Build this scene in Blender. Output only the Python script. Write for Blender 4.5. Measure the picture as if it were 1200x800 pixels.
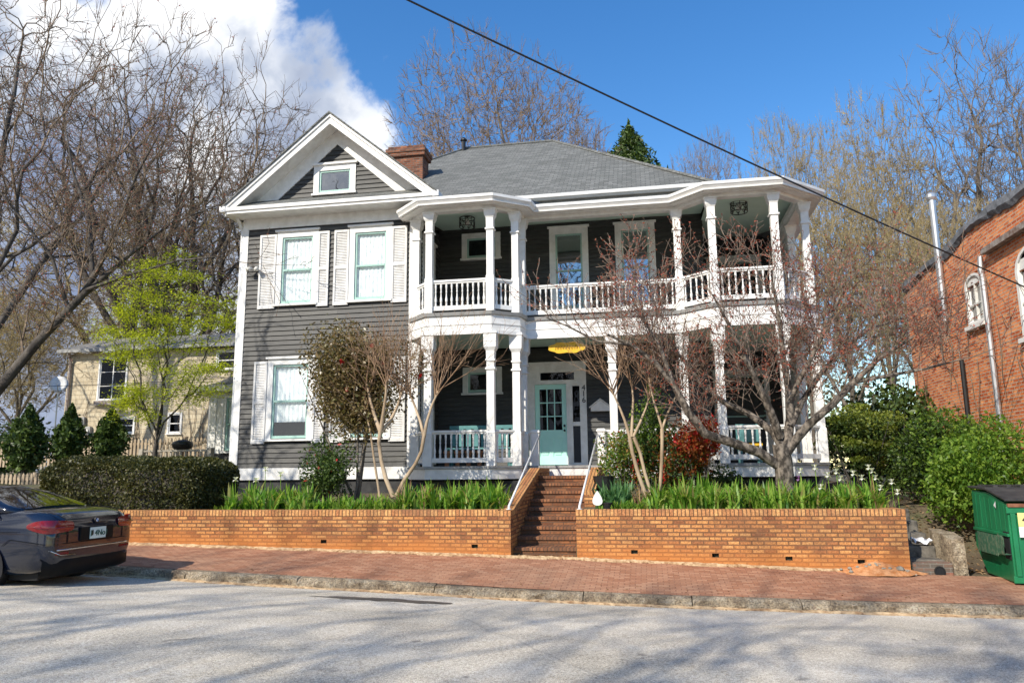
import bpy, math, random
import numpy as np
from mathutils import Vector, Matrix
R = math.radians
sc = bpy.context.scene
for o in list(bpy.data.objects): bpy.data.objects.remove(o)
COL = sc.collection

# ------------------------------------------------------------------ camera
PSI, TH, RO, FP = R(10), R(9.8), R(0.6), 880.0
EYE = Vector((0, 0, 1.6))
Fd = Vector((-math.sin(PSI)*math.cos(TH), math.cos(PSI)*math.cos(TH), math.sin(TH)))
Rt0 = Vector((math.cos(PSI), math.sin(PSI), 0)); Up0 = Rt0.cross(Fd)
Rt = Rt0*math.cos(RO) - Up0*math.sin(RO); Up = Up0*math.cos(RO) + Rt0*math.sin(RO)
cam = bpy.data.cameras.new('camera'); camo = bpy.data.objects.new('camera', cam); COL.objects.link(camo)
cam.sensor_width = 36; cam.lens = FP/1200*36; cam.clip_end = 3000
m = Matrix((Rt, Up, -Fd)).transposed().to_4x4(); m.translation = EYE; camo.matrix_world = m
sc.camera = camo

# ------------------------------------------------------------------ sky and sun
SUN = Vector((0.55, 1.0, -0.86)).normalized()           # way the light travels
SUN_EL = math.asin(-SUN.z)
w = bpy.data.worlds.new('World'); sc.world = w; w.use_nodes = True
nt = w.node_tree; N = nt.nodes; LK = nt.links
for n in list(N): N.remove(n)
out = N.new('ShaderNodeOutputWorld'); bg = N.new('ShaderNodeBackground')
sky = N.new('ShaderNodeTexSky'); sky.sky_type = 'NISHITA'; sky.sun_disc = False
sky.sun_elevation = SUN_EL; sky.sun_rotation = math.atan2(-SUN.x, -SUN.y); sky.air_density = 1.25; sky.dust_density = 0.2; sky.ozone_density = 3.5
hsv = N.new('ShaderNodeHueSaturation'); hsv.inputs['Saturation'].default_value = 1.30; hsv.inputs['Value'].default_value = 1.42; hsv.inputs['Hue'].default_value = .506
LK.new(sky.outputs[0], hsv.inputs['Color'])
tc = N.new('ShaderNodeTexCoord'); sp = N.new('ShaderNodeSeparateXYZ'); LK.new(tc.outputs['Generated'], sp.inputs[0])
def mth(op, a, b=None, c=None, clamp=False, nodes=N, links=LK):
    n = nodes.new('ShaderNodeMath'); n.operation = op; n.use_clamp = clamp
    for i, v in enumerate((a, b, c)):
        if v is None: continue
        if isinstance(v, (int, float)): n.inputs[i].default_value = v
        else: links.new(v, n.inputs[i])
    return n.outputs[0]
ay = mth('MAXIMUM', mth('ABSOLUTE', sp.outputs[1]), 0.22)
cu = mth('DIVIDE', sp.outputs[0], ay); cv = mth('DIVIDE', sp.outputs[2], ay)
cmb = N.new('ShaderNodeCombineXYZ'); LK.new(cu, cmb.inputs[0]); LK.new(cv, cmb.inputs[1]); cmb.inputs[2].default_value = 3.3
def noise(sc_, det, rough, vec, dist=0.0, nodes=N, links=LK):
    n = nodes.new('ShaderNodeTexNoise'); n.inputs['Scale'].default_value = sc_; n.inputs['Detail'].default_value = det
    n.inputs['Roughness'].default_value = rough; n.inputs['Distortion'].default_value = dist; links.new(vec, n.inputs['Vector']); return n.outputs['Fac']
n1 = noise(4.2, 9, 0.56, cmb.outputs[0], 0.25)
# the cloud bank fills the part of the sky to the west, its edge runs down from the zenith
edge = mth('ADD', mth('MULTIPLY', cu, -3.2), mth('MULTIPLY', cv, -2.5))
edge = mth('ADD', edge, 0.16)                        # >0 inside the bank
edge = mth('MINIMUM', mth('MAXIMUM', edge, -0.6), 0.4)
far = mth('MULTIPLY', mth('SUBTRACT', n1, 0.5), 2.9)
dens = mth('ADD', far, mth('MULTIPLY', edge, 1.6))
d1 = N.new('ShaderNodeMapRange'); d1.interpolation_type = 'SMOOTHSTEP'; LK.new(dens, d1.inputs[0]); d1.inputs[1].default_value = -0.08; d1.inputs[2].default_value = 0.26
n2 = noise(2.6, 5, 0.5, cmb.outputs[0], 0.1)
cr = N.new('ShaderNodeValToRGB')
sh = mth('ADD', mth('MULTIPLY', dens, 0.62), mth('MULTIPLY', mth('SUBTRACT', n2, 0.5), 2.6))
LK.new(sh, cr.inputs[0])
e = cr.color_ramp.elements; e[0].position = 0.22; e[0].color = (8.4, 8.5, 8.7, 1); e[1].position = 0.85; e[1].color = (2.1, 2.6, 3.9, 1)
x_ = cr.color_ramp.elements.new(0.5); x_.color = (4.2, 4.7, 5.7, 1)
mx = N.new('ShaderNodeMixRGB'); LK.new(d1.outputs[0], mx.inputs[0]); LK.new(hsv.outputs[0], mx.inputs[1]); LK.new(cr.outputs[0], mx.inputs[2])
LK.new(mx.outputs[0], bg.inputs[0]); bg.inputs[1].default_value = 0.12
LK.new(bg.outputs[0], out.inputs[0])
sl = bpy.data.lights.new('sun', 'SUN'); sl.energy = 5.0; sl.angle = R(0.5); sl.color = (1.0, 0.925, 0.80)
slo = bpy.data.objects.new('sun', sl); COL.objects.link(slo); slo.rotation_euler = SUN.to_track_quat('-Z', 'Y').to_euler(); slo.location = (-20, -30, 40)
sc.view_settings.view_transform = 'Standard'; sc.view_settings.look = 'None'; sc.view_settings.gamma = 1; sc.view_settings.exposure = 0.2
sc.cycles.max_bounces = 6; sc.cycles.transparent_max_bounces = 12

# ------------------------------------------------------------------ helpers
def at(x, y, Y=None, Z=None, X=None):
    """where a sight line meets a plane Y=, Z= or X=: used to read real positions off the survey picture"""
    r = Fd*FP + Rt*(x-600) + Up*(400-y)
    if Y is not None: return EYE + r*(Y/r.y)
    if Z is not None: return EYE + r*((Z-1.6)/r.z)
    return EYE + r*(X/r.x)
def tag(o, label=None, cat=None, group=None, kind=None):
    if label: o['label'] = label
    if cat: o['category'] = cat
    if group: o['group'] = group
    if kind: o['kind'] = kind
    return o
def thing(name, label, cat, loc=(0, 0, 0), group=None):
    o = bpy.data.objects.new(name, None); COL.objects.link(o); o.location = loc; o.empty_display_size = 0.2
    return tag(o, label, cat, group)
def wloc(o):
    v = Vector(o.location)
    while o.parent: o = o.parent; v += o.location
    return v
def link_mesh(me, name, parent=None, loc=None):
    o = bpy.data.objects.new(name, me); COL.objects.link(o)
    if loc is not None: o.location = loc
    if parent is not None: o.parent = parent
    return o
class MB:
    def __init__(s): s.v = []; s.f = []; s.m = []
    def poly(s, pts, m=0):
        b = len(s.v); s.v += [tuple(p) for p in pts]; s.f.append(tuple(range(b, b+len(pts)))); s.m.append(m)
    def box(s, x0, x1, y0, y1, z0, z1, m=0, T=None):
        P = [(x, y, z) for z in (z0, z1) for y in (y0, y1) for x in (x0, x1)]
        if T: P = [T(*p) for p in P]
        b = len(s.v); s.v += [tuple(p) for p in P]
        for q in ((0, 2, 3, 1), (4, 5, 7, 6), (0, 1, 5, 4), (2, 6, 7, 3), (0, 4, 6, 2), (1, 3, 7, 5)): s.f.append(tuple(b+i for i in q)); s.m.append(m)
    def bar(s, a, b_, wd, ht, m=0, up=(0, 0, 1)):
        a = Vector(a); b2 = Vector(b_); d = (b2-a).normalized(); u = Vector(up)
        if abs(d.dot(u)) > .98: u = Vector((0, 1, 0))
        l = d.cross(u).normalized(); t = l.cross(d).normalized()
        P = [p + l*sx*wd/2 + t*sy*ht/2 for p in (a, b2) for sy in (-1, 1) for sx in (-1, 1)]
        b = len(s.v); s.v += [tuple(p) for p in P]
        for q in ((0, 1, 3, 2), (4, 6, 7, 5), (0, 4, 5, 1), (2, 3, 7, 6), (0, 2, 6, 4), (1, 5, 7, 3)): s.f.append(tuple(b+i for i in q)); s.m.append(m)
    def loft(s, rings, m=0, cap=True, closed=True):
        n = len(rings[0]); b = len(s.v)
        for r in rings: s.v += [tuple(p) for p in r]
        for i in range(len(rings)-1):
            for j in range(n if closed else n-1):
                k = (j+1) % n
                s.f.append((b+i*n+j, b+i*n+k, b+(i+1)*n+k, b+(i+1)*n+j)); s.m.append(m)
        if cap and closed:
            s.f.append(tuple(b+j for j in range(n))[::-1]); s.m.append(m)
            s.f.append(tuple(b+(len(rings)-1)*n+j for j in range(n))); s.m.append(m)
    def lathe(s, cx, cy, prof, n=12, m=0, square=False, rot=0, cz=0):
        rings = []
        for z, r in prof:
            k = 4 if square else n; rr = r*math.sqrt(2) if square else r; a0 = (math.pi/4 if square else 0)+rot
            rings.append([(cx+rr*math.cos(a0+2*math.pi*j/k), cy+rr*math.sin(a0+2*math.pi*j/k), cz+z) for j in range(k)])
        s.loft(rings, m)
    def tube(s, pts, rad, n=6, m=0, cap=True):
        pts = [Vector(p) for p in pts]
        if not hasattr(rad, '__len__'): rad = [rad]*len(pts)
        rings = []; ref = None
        for i, p in enumerate(pts):
            d = (pts[min(i+1, len(pts)-1)]-pts[max(i-1, 0)]).normalized()
            if ref is None or abs(d.dot(ref)) > .95: ref = Vector((0, 0, 1)) if abs(d.z) < .9 else Vector((1, 0, 0))
            l = d.cross(ref).normalized(); u = l.cross(d).normalized(); ref = u
            rings.append([p+(l*math.cos(2*math.pi*j/n)+u*math.sin(2*math.pi*j/n))*rad[i] for j in range(n)])
        s.loft(rings, m, cap)
    def sweep(s, poly, prof, m=0, closed=True):
        """sweep an (offset, z) profile along a plan line; offset is outwards (to the street)"""
        rings = []
        for i, p in enumerate(poly):
            ns = []
            for a, b in ((i-1, i), (i, i+1)):
                if a < 0 or b >= len(poly): continue
                dx, dy = poly[b][0]-poly[a][0], poly[b][1]-poly[a][1]; L = math.hypot(dx, dy); ns.append((dy/L, -dx/L))
            nx = sum(k[0] for k in ns)/len(ns); ny = sum(k[1] for k in ns)/len(ns); q = nx*nx+ny*ny
            rings.append([(p[0]+nx/q*o, p[1]+ny/q*o, z) for o, z in prof])
        s.loft(rings, m, cap=closed, closed=closed)
    def build(s, name, mats, parent=None, loc=None, smooth=False, bevel=0):
        if not isinstance(mats, (list, tuple)): mats = [mats]
        me = bpy.data.meshes.new(name); V = np.array(s.v, dtype=float)
        base = wloc(parent) if parent is not None else Vector(loc or (0, 0, 0))
        me.from_pydata((V-np.array(base)).tolist(), [], s.f)
        for mt in mats: me.materials.append(mt)
        if len(mats) > 1: me.polygons.foreach_set('material_index', s.m)
        uvl = me.uv_layers.new(name='UVMap'); uvs = []
        for p in me.polygons:
            n = p.normal
            if abs(n.z) < .985:
                u = Vector((-n.y, n.x, 0)).normalized()
                if u.x < -.01 or (abs(u.x) <= .01 and u.y < 0): u = -u
                vv = n.cross(u); vv = vv if vv.z > 0 else -vv
            else: u = Vector((1, 0, 0)); vv = Vector((0, 1, 0))
            for vi in p.vertices:
                q = Vector(s.v[vi]); uvs += [q.dot(u), q.dot(vv)]
        uvl.data.foreach_set('uv', uvs)
        if smooth: me.polygons.foreach_set('use_smooth', [True]*len(me.polygons))
        o = link_mesh(me, name, parent, None if parent is not None else base)
        if bevel:
            b = o.modifiers.new('bevel', 'BEVEL'); b.width = bevel; b.segments = 2; b.limit_method = 'ANGLE'
        return o

# ------------------------------------------------------------------ materials
def newmat(name):
    mt = bpy.data.materials.new(name); mt.use_nodes = True; t = mt.node_tree; b = t.nodes['Principled BSDF']
    return mt, t.nodes, t.links, b
def ramp(nodes, links, fac, stops):
    r = nodes.new('ShaderNodeValToRGB'); links.new(fac, r.inputs[0]); el = r.color_ramp.elements
    while len(el) < len(stops): el.new(0.5)
    for e_, (p, c) in zip(el, stops): e_.position = p; e_.color = (*c, 1)
    return r.outputs[0]
def mixc(nodes, links, f, a, b, mode='MIX'):
    n = nodes.new('ShaderNodeMixRGB'); n.blend_type = mode
    for i, v in enumerate((f, a, b)):
        if isinstance(v, (int, float)): n.inputs[i].default_value = v
        elif isinstance(v, tuple): n.inputs[i].default_value = (*v, 1)
        else: links.new(v, n.inputs[i])
    return n.outputs[0]
def coord(nodes, links, kind='Object', scale=None):
    t = nodes.new('ShaderNodeTexCoord').outputs[kind]
    if scale:
        mp = nodes.new('ShaderNodeMapping'); mp.inputs['Scale'].default_value = scale; links.new(t, mp.inputs[0]); return mp.outputs[0]
    return t
def wpos(nodes, links, scale=None):
    t = nodes.new('ShaderNodeNewGeometry').outputs['Position']
    if scale:
        mp = nodes.new('ShaderNodeMapping'); mp.inputs['Scale'].default_value = scale; links.new(t, mp.inputs[0]); return mp.outputs[0]
    return t
def bump(nodes, links, b, h, dist=0.01, st=0.5):
    bp = nodes.new('ShaderNodeBump'); bp.inputs['Strength'].default_value = st; bp.inputs['Distance'].default_value = dist
    links.new(h, bp.inputs['Height']); links.new(bp.outputs[0], b.inputs['Normal'])
def mat_noise(name, c1, c2, scale=4, rough=0.6, stretch=None, bmp=0.0, bscale=60, spec=0.4, lo=.35, hi=.65, metal=0):
    mt, n, l, b = newmat(name); p = wpos(n, l, stretch)
    f = noise(scale, 6, .6, p, 0, n, l); l.new(ramp(n, l, f, [(lo, c1), (hi, c2)]), b.inputs['Base Color'])
    b.inputs['Roughness'].default_value = rough; b.inputs['Specular IOR Level'].default_value = spec; b.inputs['Metallic'].default_value = metal
    if bmp: bump(n, l, b, noise(bscale, 4, .6, wpos(n, l), 0, n, l), bmp, .6)
    return mt
white = mat_noise('white_paint', (.70, .685, .65), (.84, .83, .80), 5, .5, bmp=.002, bscale=25)
white2 = mat_noise('white_vinyl', (.66, .65, .62), (.8, .79, .77), 3, .4, (1, 1, 4), bmp=.002, bscale=25)
shut = mat_noise('shutter_paint', (.58, .565, .54), (.74, .73, .71), 9, .6, (1, 1, .4), bmp=.002)
aqua = mat_noise('seafoam_paint', (.30, .48, .42), (.36, .54, .48), 4, .45)
doorp = mat_noise('door_paint', (.46, .82, .71), (.52, .86, .76), 3, .42)
ceilp = mat_noise('porch_ceiling_paint', (.52, .68, .58), (.57, .73, .63), 3, .6)
greyp = mat_noise('deck_paint', (.26, .26, .25), (.36, .355, .34), 6, .55)
found_void = mat_noise('foundation_and_void', (.035, .035, .037), (.06, .06, .06), 5, .9, bmp=.01)
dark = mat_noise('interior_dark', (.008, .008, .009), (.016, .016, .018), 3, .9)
black = mat_noise('black_metal', (.012, .012, .013), (.022, .022, .022), 6, .4)
galv = mat_noise('galvanised_metal', (.42, .43, .44), (.62, .63, .64), 5, .35, (1, 1, .3), metal=.7)
rail_m = mat_noise('painted_pipe', (.62, .62, .62), (.78, .78, .78), 5, .35)
gutr = mat_noise('gutter_paint', (.66, .66, .66), (.80, .80, .79), 3, .35, (1, 1, 6))
rustpipe = mat_noise('weathered_pipe', (.16, .10, .075), (.36, .33, .3), 7, .6)
soil = mat_noise('soil', (.035, .022, .014), (.11, .065, .04), 6, .95, bmp=.04, bscale=20)
wood = mat_noise('picket_wood', (.33, .25, .165), (.50, .4, .28), 6, .7, (1, 1, .3))
greywood = mat_noise('weathered_wood', (.28, .25, .21), (.45, .41, .35), 6, .8, (1, 1, .3))
stone = mat_noise('stone', (.12, .11, .09), (.36, .33, .27), 5, .9, bmp=.03, bscale=14, lo=.3, hi=.7)
granite, n, l, b = newmat('granite_kerb'); p = wpos(n, l); g1 = noise(5, 6, .65, p, .3, n, l); g2 = noise(45, 5, .7, p, 0, n, l)
c = ramp(n, l, g1, [(.32, (.18, .13, .085)), (.5, (.41, .32, .215)), (.68, (.62, .52, .38))]); c = mixc(n, l, .9, c, ramp(n, l, g2, [(.34, (.15, .15, .15)), (.5, (.5, .5, .5)), (.66, (.8, .8, .78))]), 'OVERLAY')
l.new(c, b.inputs['Base Color']); b.inputs['Roughness'].default_value = .9; bump(n, l, b, mth('ADD', mth('MULTIPLY', noise(13, 5, .7, p, .2, n, l), 1.5, None, False, n, l), g2, None, False, n, l), .05, 1)
paper = mat_noise('paper', (.7, .7, .72), (.82, .82, .84), 5, .6)
yellow = mat_noise('sign_yellow', (.72, .42, .02), (.82, .5, .03), 6, .45)
bitumen = mat_noise('roof_membrane', (.09, .095, .105), (.2, .21, .23), 2.5, .6, bmp=.05, bscale=5)
tile_r = mat_noise('terracotta', (.3, .13, .06), (.42, .2, .1), 6, .8)
rubber = mat_noise('rubber', (.012, .012, .012), (.02, .02, .02), 8, .7)
lightgrey = mat_noise('fixture', (.55, .54, .5), (.68, .67, .63), 6, .5)

def siding_mat():
    mt, n, l, b = newmat('dark_clapboard'); p = wpos(n, l, (1.2, 1.2, 9)); q = wpos(n, l)
    f = noise(2.6, 8, .65, p, 0, n, l); g = noise(.8, 4, .6, q, 0, n, l)
    c = ramp(n, l, f, [(.3, (.031, .032, .032)), (.55, (.056, .056, .054)), (.8, (.095, .092, .085))])
    c2 = mixc(n, l, mth('MULTIPLY', g, .5, None, False, n, l), c, (.078, .076, .072))
    ri = n.new('ShaderNodeNewGeometry').outputs['Random Per Island']; c2 = mixc(n, l, .8, c2, ramp(n, l, ri, [(0, (.36, .36, .36)), (.6, (.5, .5, .5)), (1, (.64, .63, .6))]), 'OVERLAY')
    l.new(c2, b.inputs['Base Color']); b.inputs['Roughness'].default_value = .55; b.inputs['Specular IOR Level'].default_value = .4
    bump(n, l, b, noise(9, 6, .6, wpos(n, l, (.6, .6, 6)), 0, n, l), .006, .8); return mt
siding = siding_mat()

def brick_mat(name, stops, mortar, bw=.18, rh=.056, ms=.007, blotch=None, mottle=.4, rough=.85, stain=None, bd=.006, offset=.5, pits=0):
    mt, n, l, b = newmat(name); uv = coord(n, l, 'UV')
    tb = n.new('ShaderNodeTexBrick'); l.new(uv, tb.inputs['Vector'])
    tb.inputs['Color1'].default_value = (0, 0, 0, 1); tb.inputs['Color2'].default_value = (1, 1, 1, 1); tb.inputs['Mortar'].default_value = (.5, .5, .5, 1)
    tb.inputs['Scale'].default_value = 1; tb.inputs['Mortar Size'].default_value = ms; tb.inputs['Mortar Smooth'].default_value = .25; tb.inputs['Bias'].default_value = 0
    tb.inputs['Brick Width'].default_value = bw; tb.inputs['Row Height'].default_value = rh; tb.offset = offset
    bwn = n.new('ShaderNodeRGBToBW'); l.new(tb.outputs['Color'], bwn.inputs[0])
    p = wpos(n, l)
    c = ramp(n, l, bwn.outputs[0], stops)
    fn = noise(34, 5, .65, p, 0, n, l)
    c = mixc(n, l, mottle, c, ramp(n, l, fn, [(.3, (.25, .25, .25)), (.7, (.8, .8, .8))]), 'OVERLAY')
    pit = noise(70, 3, .7, p, 0, n, l)
    if pits: c = mixc(n, l, pits, c, ramp(n, l, pit, [(.34, (.16, .15, .14)), (.48, (.5, .5, .5)), (.7, (.66, .64, .6))]), 'OVERLAY')
    if blotch:
        g = noise(blotch[0], 6, .7, p, .4, n, l); msk = ramp(n, l, g, [(blotch[1], (0, 0, 0)), (blotch[2], (1, 1, 1))])
        c = mixc(n, l, msk, c, mixc(n, l, .72, c, blotch[3]))
    mr = ramp(n, l, noise(5, 4, .6, p, 0, n, l), [(.35, tuple(x*.75 for x in mortar)), (.65, tuple(x*1.15 for x in mortar))])
    c = mixc(n, l, tb.outputs['Fac'], c, mr)
    if stain:      # red clay splashed up from the ground: height band z0..z1
        sz = n.new('ShaderNodeSeparateXYZ'); l.new(p, sz.inputs[0])
        hgt = mth('SUBTRACT', sz.outputs[2], mth('ADD', mth('MULTIPLY', sz.outputs[0], -.028, None, False, n, l), .2, None, False, n, l), None, False, n, l)
        hgt = mth('SUBTRACT', hgt, mth('MULTIPLY', noise(1.3, 5, .6, p, 0, n, l), .5, None, False, n, l), None, False, n, l)
        mp = n.new('ShaderNodeMapRange'); l.new(hgt, mp.inputs[0]); mp.inputs[1].default_value = .10; mp.inputs[2].default_value = -.2
        c = mixc(n, l, mth('MULTIPLY', mp.outputs[0], .75, None, False, n, l), c, stain)
    l.new(c, b.inputs['Base Color']); b.inputs['Roughness'].default_value = rough; b.inputs['Specular IOR Level'].default_value = .25
    h = mth('SUBTRACT', 1.0, tb.outputs['Fac'], None, False, n, l); h = mth('ADD', h, mth('MULTIPLY', fn, .5, None, False, n, l), None, False, n, l)
    bump(n, l, b, h, bd, .9); return mt
OB = [(0, (.22, .085, .04)), (.2, (.38, .155, .06)), (.45, (.47, .205, .072)), (.8, (.54, .255, .09)), (1, (.60, .31, .12))]
brick_w = brick_mat('orange_garden_brick', OB, (.20, .10, .05), bw=.175, rh=.06, ms=.010, blotch=(2.3, .46, .72, (.13, .075, .045)), mottle=.8, stain=(.52, .19, .05), bd=.012, pits=.9)
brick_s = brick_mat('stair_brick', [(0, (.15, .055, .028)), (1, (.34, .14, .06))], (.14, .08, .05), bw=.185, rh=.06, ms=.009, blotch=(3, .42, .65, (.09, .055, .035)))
rowlock = brick_mat('rowlock_brick', [(0, (.40, .17, .07)), (1, (.60, .33, .13))], (.16, .085, .045), bw=.06, rh=2.0, ms=.008, blotch=(1.6, .5, .72, (.2, .1, .06)), offset=0, pits=.8, mottle=.7)
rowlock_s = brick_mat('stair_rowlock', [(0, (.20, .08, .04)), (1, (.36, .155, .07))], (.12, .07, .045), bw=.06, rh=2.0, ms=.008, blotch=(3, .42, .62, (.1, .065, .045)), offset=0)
brick_b = brick_mat('red_building_brick', [(0, (.42, .09, .03)), (.5, (.64, .18, .06)), (1, (.8, .32, .13))], (.52, .37, .27), bw=.2, rh=.07, ms=.012, blotch=(1.1, .52, .72, (.3, .13, .06)), mottle=.7, pits=.6)
brick_old = brick_mat('old_step_brick', [(0, (.12, .09, .07)), (.5, (.22, .12, .08)), (1, (.34, .13, .08))], (.2, .18, .15), blotch=(4, .4, .6, (.12, .11, .09)))
pavers = brick_mat('sidewalk_pavers', [(0, (.32, .145, .08)), (.5, (.39, .19, .11)), (1, (.46, .25, .15))], (.27, .135, .085), bw=.15, rh=.075, ms=.006, blotch=(.9, .46, .75, (.4, .25, .16)), pits=.4, bd=.004, mottle=.25)
cream = brick_mat('cream_painted_brick', [(0, (.50, .42, .29)), (1, (.60, .52, .37))], (.45, .37, .25), bw=.42, rh=.2, ms=.016, blotch=(.8, .55, .8, (.4, .33, .22)), mottle=.2)
chimb = brick_mat('chimney_brick', [(0, (.13, .045, .025)), (1, (.36, .14, .075))], (.2, .15, .12), bw=.2, rh=.066, ms=.01, blotch=(3, .45, .65, (.08, .05, .04)), bd=.03)
shingle = brick_mat('asphalt_shingles', [(0, (.125, .128, .12)), (.5, (.155, .158, .149)), (1, (.20, .202, .192))], (.08, .082, .077), bw=.24, rh=.13, ms=.008, blotch=(1.2, .5, .8, (.12, .13, .12)), mottle=.5, bd=.012)
shingle2 = brick_mat('grey_shingles', [(0, (.19, .18, .16)), (1, (.29, .27, .24))], (.14, .13, .12), bw=.3, rh=.14, ms=.008, mottle=.4)

def glass_mat(name, tint=(1, 1, 1), refl=.5):
    mt, n, l, b = newmat(name); n.remove(b); o = n['Material Output']
    tr = n.new('ShaderNodeBsdfTransparent'); tr.inputs[0].default_value = (*tint, 1)
    gl = n.new('ShaderNodeBsdfGlossy'); gl.inputs['Roughness'].default_value = .015; gl.inputs[0].default_value = (.95, .97, 1, 1)
    fr = n.new('ShaderNodeLayerWeight'); fr.inputs[0].default_value = .5
    wv = noise(1.7, 2, .5, wpos(n, l), 0, n, l); bp = n.new('ShaderNodeBump'); bp.inputs['Strength'].default_value = .12; bp.inputs['Distance'].default_value = .03
    l.new(wv, bp.inputs['Height']); l.new(bp.outputs[0], gl.inputs['Normal'])
    ms = n.new('ShaderNodeMixShader'); l.new(mth('ADD', mth('MULTIPLY', mth('POWER', fr.outputs['Facing'], 3.5, None, False, n, l), .75, None, False, n, l), refl, None, True, n, l), ms.inputs[0])
    l.new(tr.outputs[0], ms.inputs[1]); l.new(gl.outputs[0], ms.inputs[2]); l.new(ms.outputs[0], o.inputs[0]); return mt
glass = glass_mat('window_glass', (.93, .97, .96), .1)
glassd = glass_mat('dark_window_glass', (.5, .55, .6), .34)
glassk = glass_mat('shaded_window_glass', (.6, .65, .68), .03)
carglass = glass_mat('car_glass', (.12, .16, .15), .12)
def curtain_mat():
    mt, n, l, b = newmat('lace_curtain'); f = noise(7, 6, .7, wpos(n, l, (1, 1, .7)), 1.5, n, l)
    l.new(ramp(n, l, f, [(.33, (.55, .6, .66)), (.5, (.92, .92, .91)), (.7, (.78, .8, .8))]), b.inputs['Base Color']); b.inputs['Roughness'].default_value = .9; return mt
curtain = curtain_mat()

def leaf_mat(name, cols, trans=.35, rough=.45, spec=.35):
    mt, n, l, b = newmat(name); g = n.new('ShaderNodeNewGeometry')
    c = ramp(n, l, g.outputs['Random Per Island'], [(i/(len(cols)-1), cc) for i, cc in enumerate(cols)])
    l.new(c, b.inputs['Base Color']); b.inputs['Roughness'].default_value = rough; b.inputs['Specular IOR Level'].default_value = spec
    t = n.new('ShaderNodeBsdfTranslucent'); l.new(mixc(n, l, 1.0, c, (1.5, 1.6, .7), 'MULTIPLY'), t.inputs[0]); ms = n.new('ShaderNodeMixShader'); ms.inputs[0].default_value = trans
    l.new(b.outputs[0], ms.inputs[1]); l.new(t.outputs[0], ms.inputs[2]); l.new(ms.outputs[0], n['Material Output'].inputs[0]); return mt
L_maple = leaf_mat('maple_leaves', [(.28, .33, .03), (.44, .48, .04), (.58, .58, .07)], .5)
L_box = leaf_mat('boxwood_leaves', [(.022, .03, .010), (.06, .065, .018), (.13, .12, .035)], .2)
L_ever = leaf_mat('evergreen_leaves', [(.02, .04, .012), (.055, .095, .022), (.12, .17, .04)], .2)
L_bright = leaf_mat('bright_leaves', [(.06, .13, .015), (.14, .24, .03), (.26, .36, .05)], .4)
L_cam = leaf_mat('camellia_leaves', [(.07, .05, .02), (.15, .105, .045), (.23, .17, .075), (.12, .12, .04)], .2, .35)
L_nand = leaf_mat('nandina_leaves', [(.04, .10, .015), (.1, .19, .03), (.2, .27, .05), (.3, .16, .04)], .35)
L_olive = leaf_mat('olive_leaves', [(.10, .14, .02), (.2, .25, .04), (.3, .33, .07)], .4)
L_rust = leaf_mat('rust_leaves', [(.22, .06, .015), (.34, .12, .03), (.16, .05, .02)], .4)
L_red = leaf_mat('red_leaves', [(.32, .015, .015), (.5, .03, .03)], .4)
L_iris = leaf_mat('iris_blades', [(.045, .13, .012), (.10, .24, .025), (.2, .35, .05), (.3, .44, .08), (.3, .25, .1)], .4, .35)
L_irisd = leaf_mat('blue_green_blades', [(.05, .14, .05), (.09, .2, .075), (.15, .28, .11)], .3, .4)
L_dead = leaf_mat('dry_leaves', [(.18, .09, .04), (.3, .18, .09), (.4, .27, .15)], .2, .8)
petal = leaf_mat('white_petals', [(.75, .74, .66), (.85, .84, .8)], .4)
petalp = leaf_mat('purple_petals', [(.25, .08, .35), (.4, .2, .45)], .4)
bud_red = leaf_mat('red_buds', [(.27, .05, .03), (.40, .09, .05), (.24, .10, .055)], .2)
bud_tan = leaf_mat('tan_buds', [(.34, .26, .1), (.46, .36, .13), (.38, .27, .14)], .4)
bark = mat_noise('bark', (.075, .062, .05), (.24, .205, .165), 5, .9, (1, 1, .3), bmp=.02, bscale=18)
barkd = mat_noise('dark_bark', (.035, .03, .026), (.12, .105, .09), 5, .9, (1, 1, .3), bmp=.03, bscale=12)
barkt = mat_noise('pale_bark', (.24, .165, .1), (.52, .40, .27), 5, .8, (1, 1, .25), bmp=.008, bscale=18)
twig_t = mat_noise('tan_twigs', (.16, .09, .055), (.4, .27, .17), 3, .9)
twig_b = mat_noise('brown_branchlets', (.15, .10, .065), (.33, .25, .17), 3, .9)
twig_r = mat_noise('redbud_twigs', (.07, .045, .035), (.34, .26, .2), 2.5, .9)
twig_y = mat_noise('tan_branchlets', (.20, .15, .09), (.42, .34, .19), 3, .9)
twig_g = mat_noise('grey_twigs', (.13, .105, .085), (.28, .235, .195), 3, .9)
twig_d = mat_noise('dark_twigs', (.09, .065, .045), (.25, .19, .135), 3, .9)
bark_red = mat_noise('mottled_bark', (.035, .028, .022), (.24, .2, .16), 12, .9, (1, 1, .6), bmp=.015, bscale=25, lo=.42, hi=.62)

# ------------------------------------------------------------------ ground
KX = [-60, -20, -7.7, -5.8, -3, -1.8, .15, 2.4, 4.2, 12, 60]; KZ = [.9, .42, .17, .08, -.01, -.06, -.11, -.14, -.155, -.25, -.6]
WX = [-60, -20, -8.9, -2.4, -1.1, 3.6, 12, 60]; WZ = [1.1, .62, .43, .28, .25, .09, -.08, -.5]
def kz(x): return float(np.interp(x, KX, KZ))
def wz(x): return float(np.interp(x, WX, WZ))
KY = 10.1
def roadz(x, y):
    c = max(0, min(1, (KY-y)/5.5)); return kz(x) + .26*c*(2-c)*.75 - (.18*max(0, (3-y)/6) if y < 3 else 0)
def walkz(x, y): return kz(x)+.125 + (wz(x)-kz(x)-.125)*max(0, min(1.3, (y-KY-.16)/1.75))
def sstep(a, b, x):
    t = max(0, min(1, (x-a)/(b-a))); return t*t*(3-2*t)
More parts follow.
